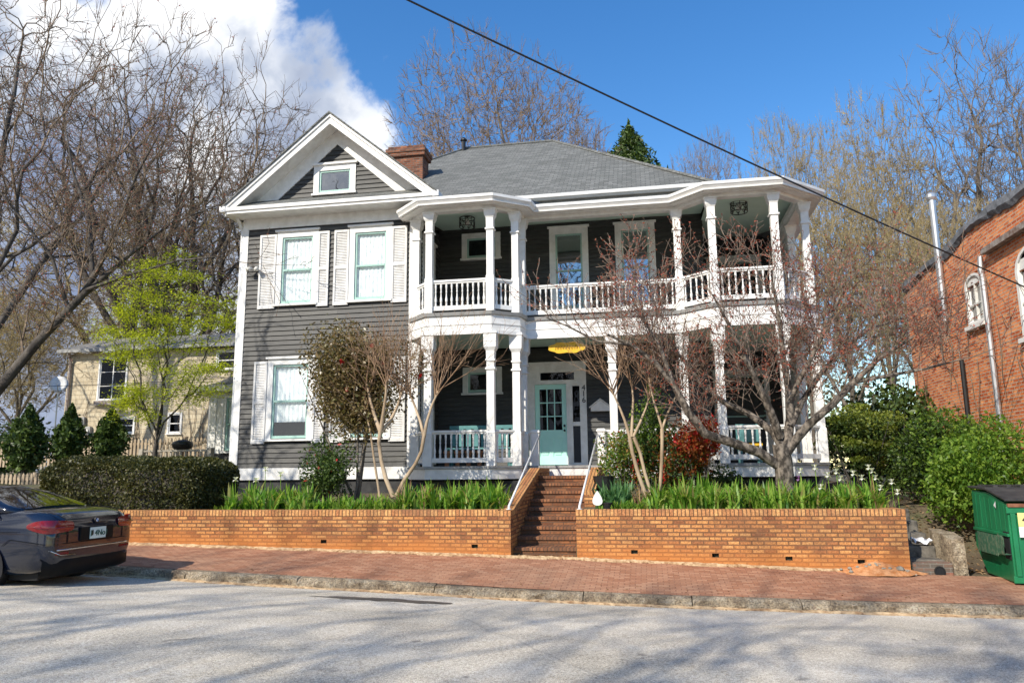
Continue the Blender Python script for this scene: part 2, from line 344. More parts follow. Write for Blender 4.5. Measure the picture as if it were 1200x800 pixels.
def groundz(x, y):
    if y < 12.06: return (walkz(x, y) if y > KY else roadz(x, y))-.12
    if -2.36 < x < -1.14 and y < 16.9: return .05
    bed = .96 + .3*sstep(14, 19, y) + .5*sstep(18, 30, y)
    base = wz(x)-.02
    if x > 3.7:
        k = sstep(12.6, 16.5, y); z = base-.02 + (bed-base)*k
        z = z if x < 4.5 else base-.01 + (1.0-base)*sstep(13.2, 15.5, y)*1.0
        return z
    if x < -11.5: return bed
    return bed
def grid(name, xs, ys, zf, mat, kind='structure', **kw):
    V = [(x, y, zf(x, y)) for y in ys for x in xs]; nx = len(xs)
    F_ = [(j*nx+i, j*nx+i+1, (j+1)*nx+i+1, (j+1)*nx+i) for j in range(len(ys)-1) for i in range(nx-1)]
    me = bpy.data.meshes.new(name); me.from_pydata(V, [], F_); me.materials.append(mat)
    uv = me.uv_layers.new(name='UVMap'); uv.data.foreach_set('uv', [c for p in me.polygons for vi in p.vertices for c in V[vi][:2]])
    me.polygons.foreach_set('use_smooth', [True]*len(me.polygons))
    return tag(link_mesh(me, name), kind=kind, **kw)
def frange(a, b, s): return list(np.arange(a, b+1e-6, s))
gm, n, l, b = newmat('yard_ground'); p = wpos(n, l)
c = ramp(n, l, noise(.9, 7, .65, p, 0, n, l), [(.35, (.07, .045, .028)), (.5, (.13, .1, .06)), (.65, (.07, .09, .03))])
l.new(mixc(n, l, .4, c, ramp(n, l, noise(28, 5, .7, p, 0, n, l), [(.3, (.2, .2, .2)), (.7, (.8, .8, .8))]), 'OVERLAY'), b.inputs['Base Color']); b.inputs['Roughness'].default_value = .95
bump(n, l, b, noise(20, 5, .7, p, 0, n, l), .05, .8)
xs = [-900, -300, -120, -60] + frange(-40, -3, 1.0) + [-2.38, -2.34, -1.16, -1.12, 0, 1, 2, 3, 3.64, 3.72, 4.1, 4.49, 4.52] + frange(5, 12, .5) + [20, 40, 80, 300, 900]
ys = [-900, -200, -60, -20, -5, 2, 6, 8, 10.0, 10.12, 11, 12.05, 12.08, 12.5, 13, 13.5, 14, 14.5, 15, 15.5, 16, 16.5, 17, 18, 19, 21, 24, 28, 34, 50, 90, 300, 900]
grid('ground', xs, ys, groundz, gm)

def asphalt():
    mt, n, l, b = newmat('worn_asphalt'); p = wpos(n, l)
    a = noise(120, 3, .8, p, 0, n, l); g = noise(.55, 6, .62, wpos(n, l, (1, 1.6, 1)), .3, n, l); s = noise(38, 2, .7, p, 0, n, l)
    base = ramp(n, l, g, [(.3, (.42, .375, .30)), (.5, (.55, .495, .405)), (.72, (.67, .61, .51))])
    c = mixc(n, l, .85, base, ramp(n, l, a, [(.35, (.12, .12, .13)), (.5, (.5, .5, .5)), (.66, (.93, .92, .88))]), 'OVERLAY')
    c = mixc(n, l, .5, c, ramp(n, l, s, [(.36, (.2, .2, .2)), (.6, (.75, .75, .74))]), 'OVERLAY')
    lane = noise(.35, 5, .7, wpos(n, l, (.35, 2.2, 1)), .2, n, l); c = mixc(n, l, .5, c, ramp(n, l, lane, [(.35, (.36, .36, .37)), (.5, (.5, .5, .5)), (.65, (.62, .61, .59))]), 'OVERLAY')
    spot = noise(2.3, 3, .5, p, .2, n, l); c = mixc(n, l, ramp(n, l, spot, [(.69, (0, 0, 0)), (.73, (.55, .55, .55))]), c, (.13, .12, .11))
    # thin cracks along warped cell borders
    v = n.new('ShaderNodeTexVoronoi'); v.feature = 'DISTANCE_TO_EDGE'; v.inputs['Scale'].default_value = .16
    wn = n.new('ShaderNodeTexNoise'); wn.inputs['Scale'].default_value = 1.5; wn.inputs['Detail'].default_value = 6; l.new(p, wn.inputs['Vector'])
    av = mixc(n, l, .25, p, wn.outputs['Color'], 'ADD'); l.new(av, v.inputs['Vector'])
    ck = ramp(n, l, v.outputs['Distance'], [(.0, (1, 1, 1)), (.0022, (0, 0, 0))])
    c = mixc(n, l, mth('MULTIPLY', ck, .28, None, False, n, l), c, (.06, .06, .06))
    # damp dark repair near the kerb
    l.new(c, b.inputs['Base Color']); b.inputs['Roughness'].default_value = .85; b.inputs['Specular IOR Level'].default_value = .3
    bump(n, l, b, mth('ADD', a, mth('MULTIPLY', s, .6, None, False, n, l), None, False, n, l), .006, .7); return mt
grid('road', [-300, -100, -60, -40, -30]+frange(-22, 12, .5)+[16, 24, 40, 60, 120, 300], frange(-6, 5, 1)+frange(5.5, KY, .46)+[KY], lambda x, y: roadz(x, y), asphalt())
grid('sidewalk', [-300, -60, -30]+frange(-22, 12, .5)+[20, 40, 60, 300], frange(KY+.15, 12.15, .25), lambda x, y: walkz(x, y)+.004, pavers)
grid('opposite_sidewalk', [-300, -60]+frange(-22, 22, 2)+[60, 300], [-9, -6.0], lambda x, y: roadz(x, -6)+.12, pavers)
rnd = random.Random(7)
# granite kerb: long rough stones, butted end to end
x = -40.0; kb = MB(); kr = random.Random(3)
stones = []
while x < 40:
    L = kr.uniform(1.3, 2.4) if -12 < x < 8 else 3.0
    stones.append((x, x+L-.014)); x += L
for a, b_ in stones:
    k = max(3, int((b_-a)/.14)); rings = []
    dz = kr.uniform(-.008, .012)
    for i in range(k+1):
        xx = a+(b_-a)*i/k; z0 = kz(xx); j = lambda s: kr.uniform(-s, s)*1.9
        e_ = .06 if i in (0, k) else 0
        rings.append([(xx, KY-.02+j(.012), z0-.1), (xx, KY-.015+j(.014), z0+.05), (xx, KY+.004+e_*.3+j(.012), z0+.10+dz-e_*.3), (xx, KY+.035, z0+.128+dz+j(.006)-e_*.4), (xx, KY+.155, z0+.13+dz), (xx, KY+.157, z0-.1)])
    kb.loft(rings)
tag(kb.build('kerb', granite), kind='structure')
# sandy line of grit along the foot of the garden walls
gr_r = random.Random(17); m_ = MB(); rings = []
for i in range(150):
    x_ = -9+12.66*i/149; z_ = walkz(x_, 11.95)+.004; wd = .05+.05*gr_r.random()+.03*math.sin(i*.4); rings.append([(x_, 11.998, z_+.03+.012*gr_r.random()), (x_, 11.998-wd*.5, z_+.018+.006*gr_r.random()), (x_, 11.998-wd, z_-.004)])
m_.loft(rings, closed=False, cap=False); gritm = mat_noise('sandy_grit', (.3, .17, .08), (.66, .48, .28), 14, .95, bmp=.02, bscale=60)
tag(m_.build('grit_line', gritm, smooth=True), 'line of pale sandy grit along the foot of the garden walls', 'grit', kind='stuff')
m_ = MB(); rings = []
for i in range(150):
    x_ = -9+15*i/149; wd = .03+.05*gr_r.random(); rings.append([(x_, KY-.005, roadz(x_, KY)+.03), (x_, KY-.02-wd*.5, roadz(x_, KY-.05)+.014), (x_, KY-.03-wd, roadz(x_, KY-.1)-.003)])
m_.loft(rings, closed=False, cap=False); tag(m_.build('gutter_grit', gritm, smooth=True), 'grit and clay dust gathered along the road side of the kerb', 'grit', kind='stuff')
# damp patch on the road
dm, n, l, b = newmat('damp_tar'); n_ = noise(30, 4, .7, wpos(n, l), 0, n, l); l.new(ramp(n, l, n_, [(.3, (.045, .04, .034)), (.7, (.13, .12, .10))]), b.inputs['Base Color']); b.inputs['Roughness'].default_value = .6
pm = MB(); c0 = at(447, 703, Z=.05); rr = random.Random(5)
pts = []
for i in range(36):
    a = 2*math.pi*i/36; q = 1+rr.uniform(-.25, .25); px, py = c0.x+.82*math.cos(a)*q, c0.y+.14*math.sin(a)*q; pts.append((px, py, roadz(px, py)+.006))
for i in range(36): pm.poly([(c0.x, c0.y, roadz(c0.x, c0.y)+.006), pts[i], pts[(i+1) % 36]])
tag(pm.build('road_patch', dm), kind='structure')

# ------------------------------------------------------------------ garden walls, stairs
def brick_wall(label, x0, x1, ret, holes):
    t = thing('garden_wall', label, 'wall', (x0, 12.0, wz(x0)), None)
    mb = MB(); top = .905
    seg = [(x0, 0, 0)] if 0 else None
    n_ = max(2, int((x1-x0)/.6)); xx = [x0+(x1-x0)*i/n_ for i in range(n_+1)]
    # front face with small weep openings cut out
    hs = sorted(holes)
    cuts = sorted(set(xx+[h-.05 for h in hs]+[h+.05 for h in hs]))
    for a, b_ in zip(cuts[:-1], cuts[1:]):
        mid = (a+b_)/2; hh = [h for h in hs if abs(mid-h) < .05]; za, zb = wz(a)-.15, wz(b_)-.15
        if hh:
            zc = wz(hh[0])+.12; zd = zc+.056
            mb.poly([(a, 12, za), (b_, 12, zb), (b_, 12, zc), (a, 12, zc)]); mb.poly([(a, 12, zd), (b_, 12, zd), (b_, 12, top), (a, 12, top)])
            mb.box(a, b_, 12.10, 12.12, zc-.02, zd+.02, 1); mb.poly([(a, 12, zc), (b_, 12, zc), (b_, 12.1, zc), (a, 12.1, zc)], 1)
            mb.poly([(a, 12, zc), (a, 12.1, zc), (a, 12.1, zd), (a, 12, zd)], 1); mb.poly([(b_, 12, zc), (b_, 12.1, zc), (b_, 12.1, zd), (b_, 12, zd)], 1); mb.poly([(a, 12, zd), (b_, 12, zd), (b_, 12.1, zd), (a, 12.1, zd)], 1)
        else: mb.poly([(a, 12, za), (b_, 12, zb), (b_, 12, top), (a, 12, top)])
    mb.poly([(x0, 12.22, .6), (x1, 12.22, .6), (x1, 12.22, top), (x0, 12.22, top)])
    mb.poly([(x0, 12, -.2), (x0, 12.22, -.2), (x0, 12.22, top), (x0, 12, top)]); mb.poly([(x1, 12, -.2), (x1, 12.22, -.2), (x1, 12.22, top), (x1, 12, top)])
    if ret: mb.box(x1-.22, x1, 12.22, 16.3, -.1, top)
    mb.build('brickwork', [brick_w, dark], t)
    cp = MB(); cp.box(x0-.004, x1+.004, 11.992, 12.225, top, 1.0)
    if ret: cp.box(x1-.222, x1+.004, 12.226, 15.5, top, 1.0)
    cp.build('rowlock_cap', rowlock, t)
    return t
brick_wall('long orange brick garden wall between the parked car and the stairs', -14.5, -2.38, False, [-5.3, -2.75])
brick_wall('orange brick garden wall between the stairs and the stone side steps, its base stained red', -1.13, 3.66, True, [-.25, .95, 2.0, 3.0])
# cheek walls of the stairs
def cheek(label, x0, x1, y0):
    mb = MB(); ln = [(y0, .905), (15.6, 1.52)] ; ys_ = frange(y0, 16.9, .31)
    t = thing('stair_cheek_wall', label, 'stair wall', (x0, y0, .3))
    def top(y):
        if y < 12.3: return .9
        return .9+.68*min(1, max(0, (y-12.3)/3.2))
    prof = [(y0, top(y0)), (12.3 if y0 < 12.3 else y0, top(max(12.3, y0))), (15.5, 1.58), (16.95, 1.58)]
    r0 = [(x0, y, z) for y, z in prof]+[(x0, 16.95, -.1), (x0, y0, -.1)]; r1 = [(x1, p_[1], p_[2]) for p_ in r0]
    mb.loft([r0, r1]); mb.build('brickwork', brick_w, t)
    cp = MB(); r0 = [(x0-.005, y, z+.002) for y, z in prof]+[(x0-.005, y, z+.085) for y, z in prof[::-1]]; r1 = [(x1+.005, p_[1], p_[2]) for p_ in r0]
    cp.loft([r0, r1]); cp.build('rowlock_cap', rowlock, t); return t
cheek('sloping brick cheek wall along the left of the entrance stairs', -2.377, -2.17, 12.0)
cheek('low brick cheek wall at the right of the entrance stairs beside the flower pot', -1.125, -.93, 13.6)
st = thing('brick_stairs', 'flight of brick entrance steps rising to the seafoam front door', 'stairs', (-1.65, 12.2, .25))
nst = 9; z0, z1 = .26, 1.5; y0, run = 12.25, .37
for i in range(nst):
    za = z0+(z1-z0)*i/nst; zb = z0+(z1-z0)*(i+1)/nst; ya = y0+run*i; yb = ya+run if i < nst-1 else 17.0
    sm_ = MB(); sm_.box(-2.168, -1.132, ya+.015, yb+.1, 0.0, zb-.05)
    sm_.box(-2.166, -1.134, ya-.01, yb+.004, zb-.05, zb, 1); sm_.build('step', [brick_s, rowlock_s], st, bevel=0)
# stair handrails
def handrail(label, xa, xb, yb_, zb_):
    t = thing('handrail', label, 'handrail', (xa, 12.08, 1.0), 'pipe handrails of the entrance stairs')
    a = Vector((xa, 12.08, 1.0)); b_ = Vector((xb, yb_, zb_)); m_ = MB()
    m_.tube([a, a+Vector((0, .01, .05)), b_], .02, 8); m_.build('rail_pipe', rail_m, t, smooth=True)
    f_ = MB(); f_.lathe(xa, 12.08, [(1.002, .045), (1.012, .045)], 12); f_.build('floor_flange', rail_m, t)
    g_ = MB(); mid = a.lerp(b_, .46); g_.tube([mid-Vector((0, .03, .015)), mid+Vector((0, .05, .026))], .027, 8); g_.build('pipe_joint', rail_m, t); return t
handrail('pale pipe handrail on the left cheek wall of the entrance stairs', -2.21, -2.38, 17.0, 2.41)
handrail('pale pipe handrail beside the white teardrop sign at the stairs', -1.08, -1.07, 17.0, 2.41)

# ------------------------------------------------------------------ house
H = thing('house', 'two-storey dark grey clapboard house with white wraparound porches and a front gable', 'house', (-3, 19, 1.3))
FY, WY = 16.8, 19.0                       # gable block face, porch back wall
def Tf(Y): return lambda u, o, z: (u, Y-o, z)          # plane facing the street
def Tx(X, s): return lambda u, o, z: (X+s*o, u, z)      # side planes, s = way it faces
def clap(mb, T, span, z0, z1, holes=(), pitch=.118):
    z = z0
    while z < z1-.01:
        zt = min(z+pitch, z1); zm = (z+zt)/2; u0, u1 = span(zm)
        if u1-u0 > .02:
            iv = [(u0, u1)]
            for (a, b_, c_, d_) in holes:
                if c_ < zm < d_:
                    nv = []
                    for (p_, q_) in iv:
                        if b_ <= p_ or a >= q_: nv.append((p_, q_)); continue
                        if a > p_: nv.append((p_, a))
                        if b_ < q_: nv.append((b_, q_))
                    iv = nv
            jv = []
            for p_, q_ in iv:
                a_ = p_; step = 1.7+((z*7.31) % 1)*1.6
                while q_-a_ > 2.6: jv.append((a_, a_+step-.003)); a_ += step; step = 2.4
                jv.append((a_, q_))
            for p_, q_ in jv:
                mb.poly([T(p_, .030, z), T(q_, .030, z), T(q_, .002, zt+.003), T(p_, .002, zt+.003)])
                mb.poly([T(p_, .0, z), T(q_, .0, z), T(q_, .030, z), T(p_, .030, z)])
        z += pitch
def window(T, u0, u1, z0, z1, trim=.14, cap=True, kind='double', cover='curtain', sashm=None, label=None, parent=H, depth=.1, glassm=None, coverz=None, sill=True, side_only=False):
    sashm = sashm or aqua
    f_ = MB(); o = .045
    f_.box(u0-trim, u0, -.02, o, z0-.02, z1+trim, 0, T); f_.box(u1, u1+trim, -.02, o, z0-.02, z1+trim, 0, T); f_.box(u0, u1, -.02, o-.002, z1, z1+trim, 0, T)
    if cap: f_.box(u0-trim-.04, u1+trim+.04, -.01, o+.05, z1+trim, z1+trim+.05, 0, T)
    if sill: f_.box(u0-trim-.03, u1+trim+.03, -.02, o+.05, z0-.07, z0-.02, 0, T)
    # reveal and dark room box
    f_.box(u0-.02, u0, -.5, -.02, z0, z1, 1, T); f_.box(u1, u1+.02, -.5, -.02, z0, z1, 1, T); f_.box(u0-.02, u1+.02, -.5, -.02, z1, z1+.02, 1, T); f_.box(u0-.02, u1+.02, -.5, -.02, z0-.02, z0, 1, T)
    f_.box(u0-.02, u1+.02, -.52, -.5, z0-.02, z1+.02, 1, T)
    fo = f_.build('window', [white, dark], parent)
    if label: fo['label'] = label
    s_ = MB(); w_ = .045; zm = (z0+z1)/2
    for a, b_, c_, d_ in ((u0, u0+w_, z0, z1), (u1-w_, u1, z0, z1), (u0+w_, u1-w_, z1-w_, z1), (u0+w_, u1-w_, z0, z0+w_*1.4)): s_.box(a, b_, -.035, .012, c_, d_, 0, T)
    if kind == 'double': s_.box(u0+w_, u1-w_, -.03, .018, zm-.022, zm+.022, 0, T)
    if kind == 'grid':
        um = (u0+u1)/2; s_.box(um-.02, um+.02, -.03, .016, z0+w_, z1-w_, 0, T)
        for k in (1, 2): zz = z0+(z1-z0)*k/3; s_.box(u0+w_, um-.02, -.028, .01, zz-.012, zz+.012, 0, T); s_.box(um+.02, u1-w_, -.028, .01, zz-.012, zz+.012, 0, T)
    s_.build('sash', sashm, fo)
    g_ = MB(); g_.poly([T(u0+.02, -.012, z0+.02), T(u1-.02, -.012, z0+.02), T(u1-.02, -.012, z1-.02), T(u0+.02, -.012, z1-.02)]); g_.build('pane', glassm or glass, fo)
    if cover:
        c_ = MB(); zz = coverz or z0+.01; k = 26
        if cover == 'curtain':
            r0, r1 = [], []
            for i in range(k+1):
                uu = u0+(u1-u0)*i/k; oo = -.06+.012*math.sin(i*1.9); r0.append(T(uu, oo, zz)); r1.append(T(uu, oo, z1))
            c_.loft([r0, r1], closed=False, cap=False)
        else:
            z = z1
            while z > zz: c_.poly([T(u0, -.08, z), T(u1, -.08, z), T(u1, -.105, z-.03), T(u0, -.105, z-.03)]); z -= .034
        c_.build('curtain' if cover == 'curtain' else 'blind', curtain if cover == 'curtain' else white, fo)
    return fo
def hole(u0, u1, z0, z1, t=.1): return (u0-t, u1+t, z0-.05, z1+t)

XL, XR = -9.8, -5.33
TF = Tf(FY); TW = Tf(WY)
# gable block
w1 = (-8.74, -7.93, 5.72, 7.40); w2 = (-6.83, -6.03, 5.72, 7.40); l1 = (-8.84, -7.93, 2.43, 4.20); l2 = (-6.83, -6.03, 2.43, 4.20); g1 = (-7.83, -7.0, 8.50, 9.08)
cl = MB(); clap(cl, TF, lambda z: (XL+.13, XR-.11), 1.74, 7.66, [hole(*q) for q in (w1, w2, l1, l2)])
clap(cl, TF, lambda z: (-9.12+(z-8.42)*1.22, -5.62-(z-8.42)*1.22), 8.42, 9.84, [hole(*g1)])
# left, inner and back walls
clap(cl, Tx(XL, -1), lambda z: (FY+.1, 24), 1.74, 7.9)
ild = (17.55, 18.35, 5.25, 7.3); ill = (17.55, 18.35, 1.85, 3.95)
clap(cl, Tx(XR, 1), lambda z: (FY+.02, WY), 1.74, 4.7, [hole(*ill)]); clap(cl, Tx(XR, 1), lambda z: (FY+.02, WY), 5.2, 7.95, [hole(*ild)])
# porch back wall
u1w = (-2.16, -1.46, 5.75, 7.74); u2w = (-.44, .26, 5.75, 7.74); us = (-4.55, -3.77, 7.24, 7.78); u3w = (1.02, 1.5, 5.3, 7.2)
lsm = (-4.52, -3.76, 3.63, 4.14); dr = (-2.83, -1.58, 1.72, 4.16)
clap(cl, TW, lambda z: (XR, 1.6), 1.74, 4.72, [hole(*lsm), (dr[0]-.1, dr[1]+.1, 1.6, dr[3]+.1)])
clap(cl, TW, lambda z: (XR, 1.6), 5.16, 8.1, [hole(*q) for q in (u1w, u2w, us)])
clap(cl, Tx(1.6, 1), lambda z: (WY, 24), 1.74, 8.4)
clap(cl, Tf(21.2), lambda z: (1.6, 3.8), 1.74, 8.2, [])
clap(cl, lambda u, o, z: (u, 24+o, z), lambda z: (XL, 3.8), 1.74, 8.4)
cl.build('clapboard_wall', siding, H)
core = MB()       # sheathing under the boards and the rooms' dark
core.box(XL+.3, XR-.3, FY+.62, 24, 1.2, 8.3); core.box(XR-.3, 1.3, WY+.62, 24, 1.2, 8.3)
core.poly([(XL+.02, FY+.66, 8.3), (XR-.02, FY+.66, 8.3), (-7.37, FY+.66, 9.9)])
core.build('inner_wall', dark, H)
# trims
tr = MB()
tr.box(XL-.03, XL+.13, FY-.035, FY+.1, 1.74, 7.72); tr.box(XR-.11, XR+.03, FY-.035, FY+.06, 1.74, 7.66)
tr.box(XL-.045, XR+.04, FY-.05, FY+.02, 1.46, 1.735); tr.box(XL-.045, XL+.02, FY+.021, 24, 1.46, 1.735)
tr.box(XL-.03, XR+.03, FY-.03, FY+.02, 7.665, 8.04)
tr.build('corner_board', white, H)
fd = MB(); fd.box(XL+.02, XR-.02, FY+.02, 24, .8, 1.46); fd.box(XR-.02, 3.7, 17.0, 21.2, .8, 1.42); fd.box(XR+.03, -2.5, 16.4, 17, .8, 1.4); fd.box(1.2, 3.3, 16.7, 17, .8, 1.4); fd.build('foundation_and_void', found_void, H)  # porch boxes are dark panels standing in for the shaded void below the decks
# rake boards on the gable wall, soffits, fascias, roof slopes
APX, HS = -7.37, 2.60
def rk(X, z): return z
slope = .82
def rake_pt(t, side, dz, Y):    # t: 0 at eave, 1 at apex
    return (APX+side*HS*(1-t), Y, 8.06+slope*HS*t+dz)
ra = MB(); so = MB(); rf = MB()
for s_ in (-1, 1):
    # wall frieze along the rake
    a = [rake_pt(.0, s_, .0, FY-.04), rake_pt(1, s_, 0, FY-.04), rake_pt(1, s_, -.44, FY-.04), (APX+s_*(HS-.75), FY-.04, 8.13)]
    b_ = [(p_[0], FY+.02, p_[2]) for p_ in a]; ra.loft([a, b_])
    # fascia
    a = [rake_pt(-.03, s_, -.11, 16.27), rake_pt(1, s_, -.11, 16.27), rake_pt(1, s_, .13, 16.27), rake_pt(-.03, s_, .13, 16.27)]
    b_ = [(p_[0], 16.31, p_[2]) for p_ in a]; ra.loft([a, b_])
    a = [rake_pt(-.03, s_, .06, 16.235), rake_pt(1, s_, .06, 16.235), rake_pt(1, s_, .14, 16.235), rake_pt(-.03, s_, .14, 16.235)]
    b_ = [(p_[0], 16.268, p_[2]) for p_ in a]; ra.loft([a, b_])
    # soffit
    a = [rake_pt(.02, s_, -.05, 16.31), rake_pt(1, s_, -.05, 16.31), rake_pt(1, s_, -.02, 16.31), rake_pt(.02, s_, -.02, 16.31)]
    b_ = [(p_[0], FY-.03, p_[2]) for p_ in a]; so.loft([a, b_])
    # roof slope with thickness
    a = [rake_pt(-.06, s_, .145, 16.2), rake_pt(1, s_, .145, 16.2), rake_pt(1, s_, .19, 16.2), rake_pt(-.06, s_, .19, 16.2)]
    b_ = [(p_[0], 23.2, p_[2]) for p_ in a]; rf.loft([a, b_])
    # boxed horizontal returns at eaves, side gutters
gf = MB(); gf.box(APX-HS-.06, APX+HS+.02, 16.25, 16.33, 7.93, 8.08); gf.box(APX-HS-.08, APX+HS+.04, 16.215, 16.249, 8.0, 8.085)
gf.box(APX-HS, APX+HS, 16.33, FY-.03, 7.935, 7.955)
gf.build('cornice', white, H)
sg = MB()
for s_ in (-1, 1):
    xa = APX+s_*(HS+.05); xb = APX+s_*(HS+.20)
    sg = MB(); sg.box(min(xa, xb), max(xa, xb), 16.2, 18.3 if s_ > 0 else 24, 7.98, 8.12); sg.build('gutter', gutr, H)
dp_ = MB(); dp_.tube([(XL-.12, 16.6, 7.96), (XL-.1, 16.75, 7.8), (XL-.07, 16.83, 7.66), (XL-.07, 16.83, 1.5)], .045, 8)
dp_.build('downpipe', gutr, H)
pr = MB(); a = [(APX-HS+.1, 16.26, 8.09), (APX+HS-.1, 16.26, 8.09), (APX+HS-.25, FY, 8.4), (APX-HS+.25, FY, 8.4)]; pr.loft([a, [(p_[0], p_[1], p_[2]+.02) for p_ in a]])
rfo = rf.build('gable_roof', shingle, H); pr.build('pent_roof', shingle, H); ra.build('rake_board', white, H); so.build('soffit', white, H)
wo = window(TF, *w1, label='upper left window of the gable block with shutters'); window(TF, *w2, label='upper right window of the gable block with shutters')
window(TF, *l1, coverz=2.82, label='lower left window, its curtain stopping short of the sill'); window(TF, *l2, cover=None, label='lower window half hidden by the camellia')
window(TF, *g1, kind='single', cover=None, label='small attic window in the gable', glassm=glassd)
def shutter(u0, u1, z0, z1):
    m_ = MB(); w_ = .05; zm = z0+(z1-z0)*.5
    for a, b_, c_, d_ in ((u0, u0+w_, z0, z1), (u1-w_, u1, z0, z1), (u0+w_, u1-w_, z1-.06, z1), (u0+w_, u1-w_, z0, z0+.08), (u0+w_, u1-w_, zm-.04, zm+.04)): m_.box(a, b_, .026, .065, c_, d_, 0, TF)
    for za, zb in ((z0+.08, zm-.04), (zm+.04, z1-.06)):
        z = za
        while z < zb-.01: m_.poly([TF(u0+w_, .052, z), TF(u1-w_, .052, z), TF(u1-w_, .03, z+.04), TF(u0+w_, .03, z+.04)]); m_.poly([TF(u0+w_, .03, z), TF(u1-w_, .03, z), TF(u1-w_, .052, z), TF(u0+w_, .052, z)]); z += .04
        m_.box(u0+w_, u1-w_, .024, .03, za, zb, 0, TF)
    m_.build('shutter', shut, H)
for (a, b_, c_, d_) in (w1, w2, l1, l2):
    q_ = -9.33 if a < -8 else -7.36
    shutter(q_, a-.145, c_-.12, d_+.09); shutter(b_+.145, -7.49 if a < -8 else -5.5, c_-.12, d_+.09)
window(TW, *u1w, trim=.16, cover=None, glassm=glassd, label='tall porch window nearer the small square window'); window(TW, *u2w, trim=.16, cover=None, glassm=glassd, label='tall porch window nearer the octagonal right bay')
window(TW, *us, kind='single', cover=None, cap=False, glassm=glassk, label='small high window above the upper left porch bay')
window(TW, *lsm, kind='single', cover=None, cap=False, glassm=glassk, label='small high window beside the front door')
window(Tx(XR, 1), *ild, cover=None, glassm=glassd); window(Tx(XR, 1), *ill, cover=None, glassm=glassd)
window(Tx(1.6, 1), 19.4, 20.3, 5.3, 7.4, cover=None, glassm=glassd); window(Tf(21.2), 2.0, 3.2, 5.3, 7.3, cover=None, glassm=glassd); window(Tf(21.2), 2.0, 3.2, 1.9, 4.1, cover=None, glassm=glassd)
# front door group
df = MB()
D0, D1, DZ = -2.77, -1.96, 3.78
for q in ((-2.95, D0, 1.73, 4.13), (D1, -1.86, 1.73, 3.84), (-1.86, -1.585, 1.73, 1.80), (-1.86, -1.805, 1.80, 3.84), (-1.62, -1.585, 1.80, 3.84), (-1.805, -1.62, 2.71, 2.81), (-1.805, -1.62, 3.72, 3.84), (-1.585, -1.45, 1.73, 4.13), (-2.95, -1.45, 4.131, 4.3), (D0, -1.585, 3.84, 3.88), (D0, -2.62, 3.88, 4.131), (-1.75, -1.585, 3.88, 4.131), (-2.62, -1.75, 4.08, 4.131), (D0, D1, DZ, 3.84)):
    df.box(q[0], q[1], -.05, .055, q[2], q[3], 0, TW)
df.box(-2.99, -1.41, -.01, .1, 4.3, 4.345, 0, TW); df.box(-2.96, -1.45, -.6, -.58, 1.73, 4.2, 1, TW)
dfo = df.build('door_frame', [white, dark], H)
gp = MB()
for q in ((-2.62, -1.75, 3.88, 4.08), (-1.805, -1.62, 2.81, 3.72), (-1.805, -1.62, 1.80, 2.71)): gp.poly([TW(q[0], -.01, q[2]), TW(q[1], -.01, q[2]), TW(q[1], -.01, q[3]), TW(q[0], -.01, q[3])])
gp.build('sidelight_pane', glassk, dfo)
dd = MB(); z0, z1 = 1.75, DZ-.005; u0, u1 = D0+.005, D1-.005; sw = .115
gz0, gz1 = 2.62, z1-.12
for q in ((u0, u0+sw, z0, z1), (u1-sw, u1, z0, z1), (u0+sw, u1-sw, z1-.12, z1), (u0+sw, u1-sw, z0, z0+.2), (u0+sw, u1-sw, 2.42, gz0)): dd.box(q[0], q[1], -.045, .0, q[2], q[3], 0, TW)
um = (u0+u1)/2
dd.box(um-.05, um+.05, -.045, .0, z0+.2, 2.42, 0, TW)
for a, b_ in ((u0+sw, um-.05), (um+.05, u1-sw)): dd.box(a, b_, -.04, -.02, z0+.2, 2.42, 0, TW); dd.box(a+.04, b_-.04, -.02, -.008, z0+.24, 2.38, 0, TW)
gw_ = (u1-u0-2*sw); gh = gz1-gz0
for k in (1, 2):
    uu = u0+sw+gw_*k/3; dd.box(uu-.013, uu+.013, -.035, -.004, gz0, gz1, 0, TW); zz = gz0+gh*k/3
    for j in range(3): dd.box(u0+sw+gw_*j/3+.013*(j > 0), u0+sw+gw_*(j+1)/3-.013*(j < 2), -.035, -.006, zz-.013, zz+.013, 0, TW)
ddo = dd.build('front_door', doorp, H)
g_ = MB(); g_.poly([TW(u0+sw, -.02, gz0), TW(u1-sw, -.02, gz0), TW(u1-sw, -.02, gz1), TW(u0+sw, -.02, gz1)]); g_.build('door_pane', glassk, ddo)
for zz in (2.72, 2.6):
    kn = MB(); kn.tube([TW(u1-.055, -.0, zz), TW(u1-.055, .03, zz), TW(u1-.055, .06, zz)], [.02, .012, .028], 10); kn.build('door_knob', black, ddo, smooth=True)
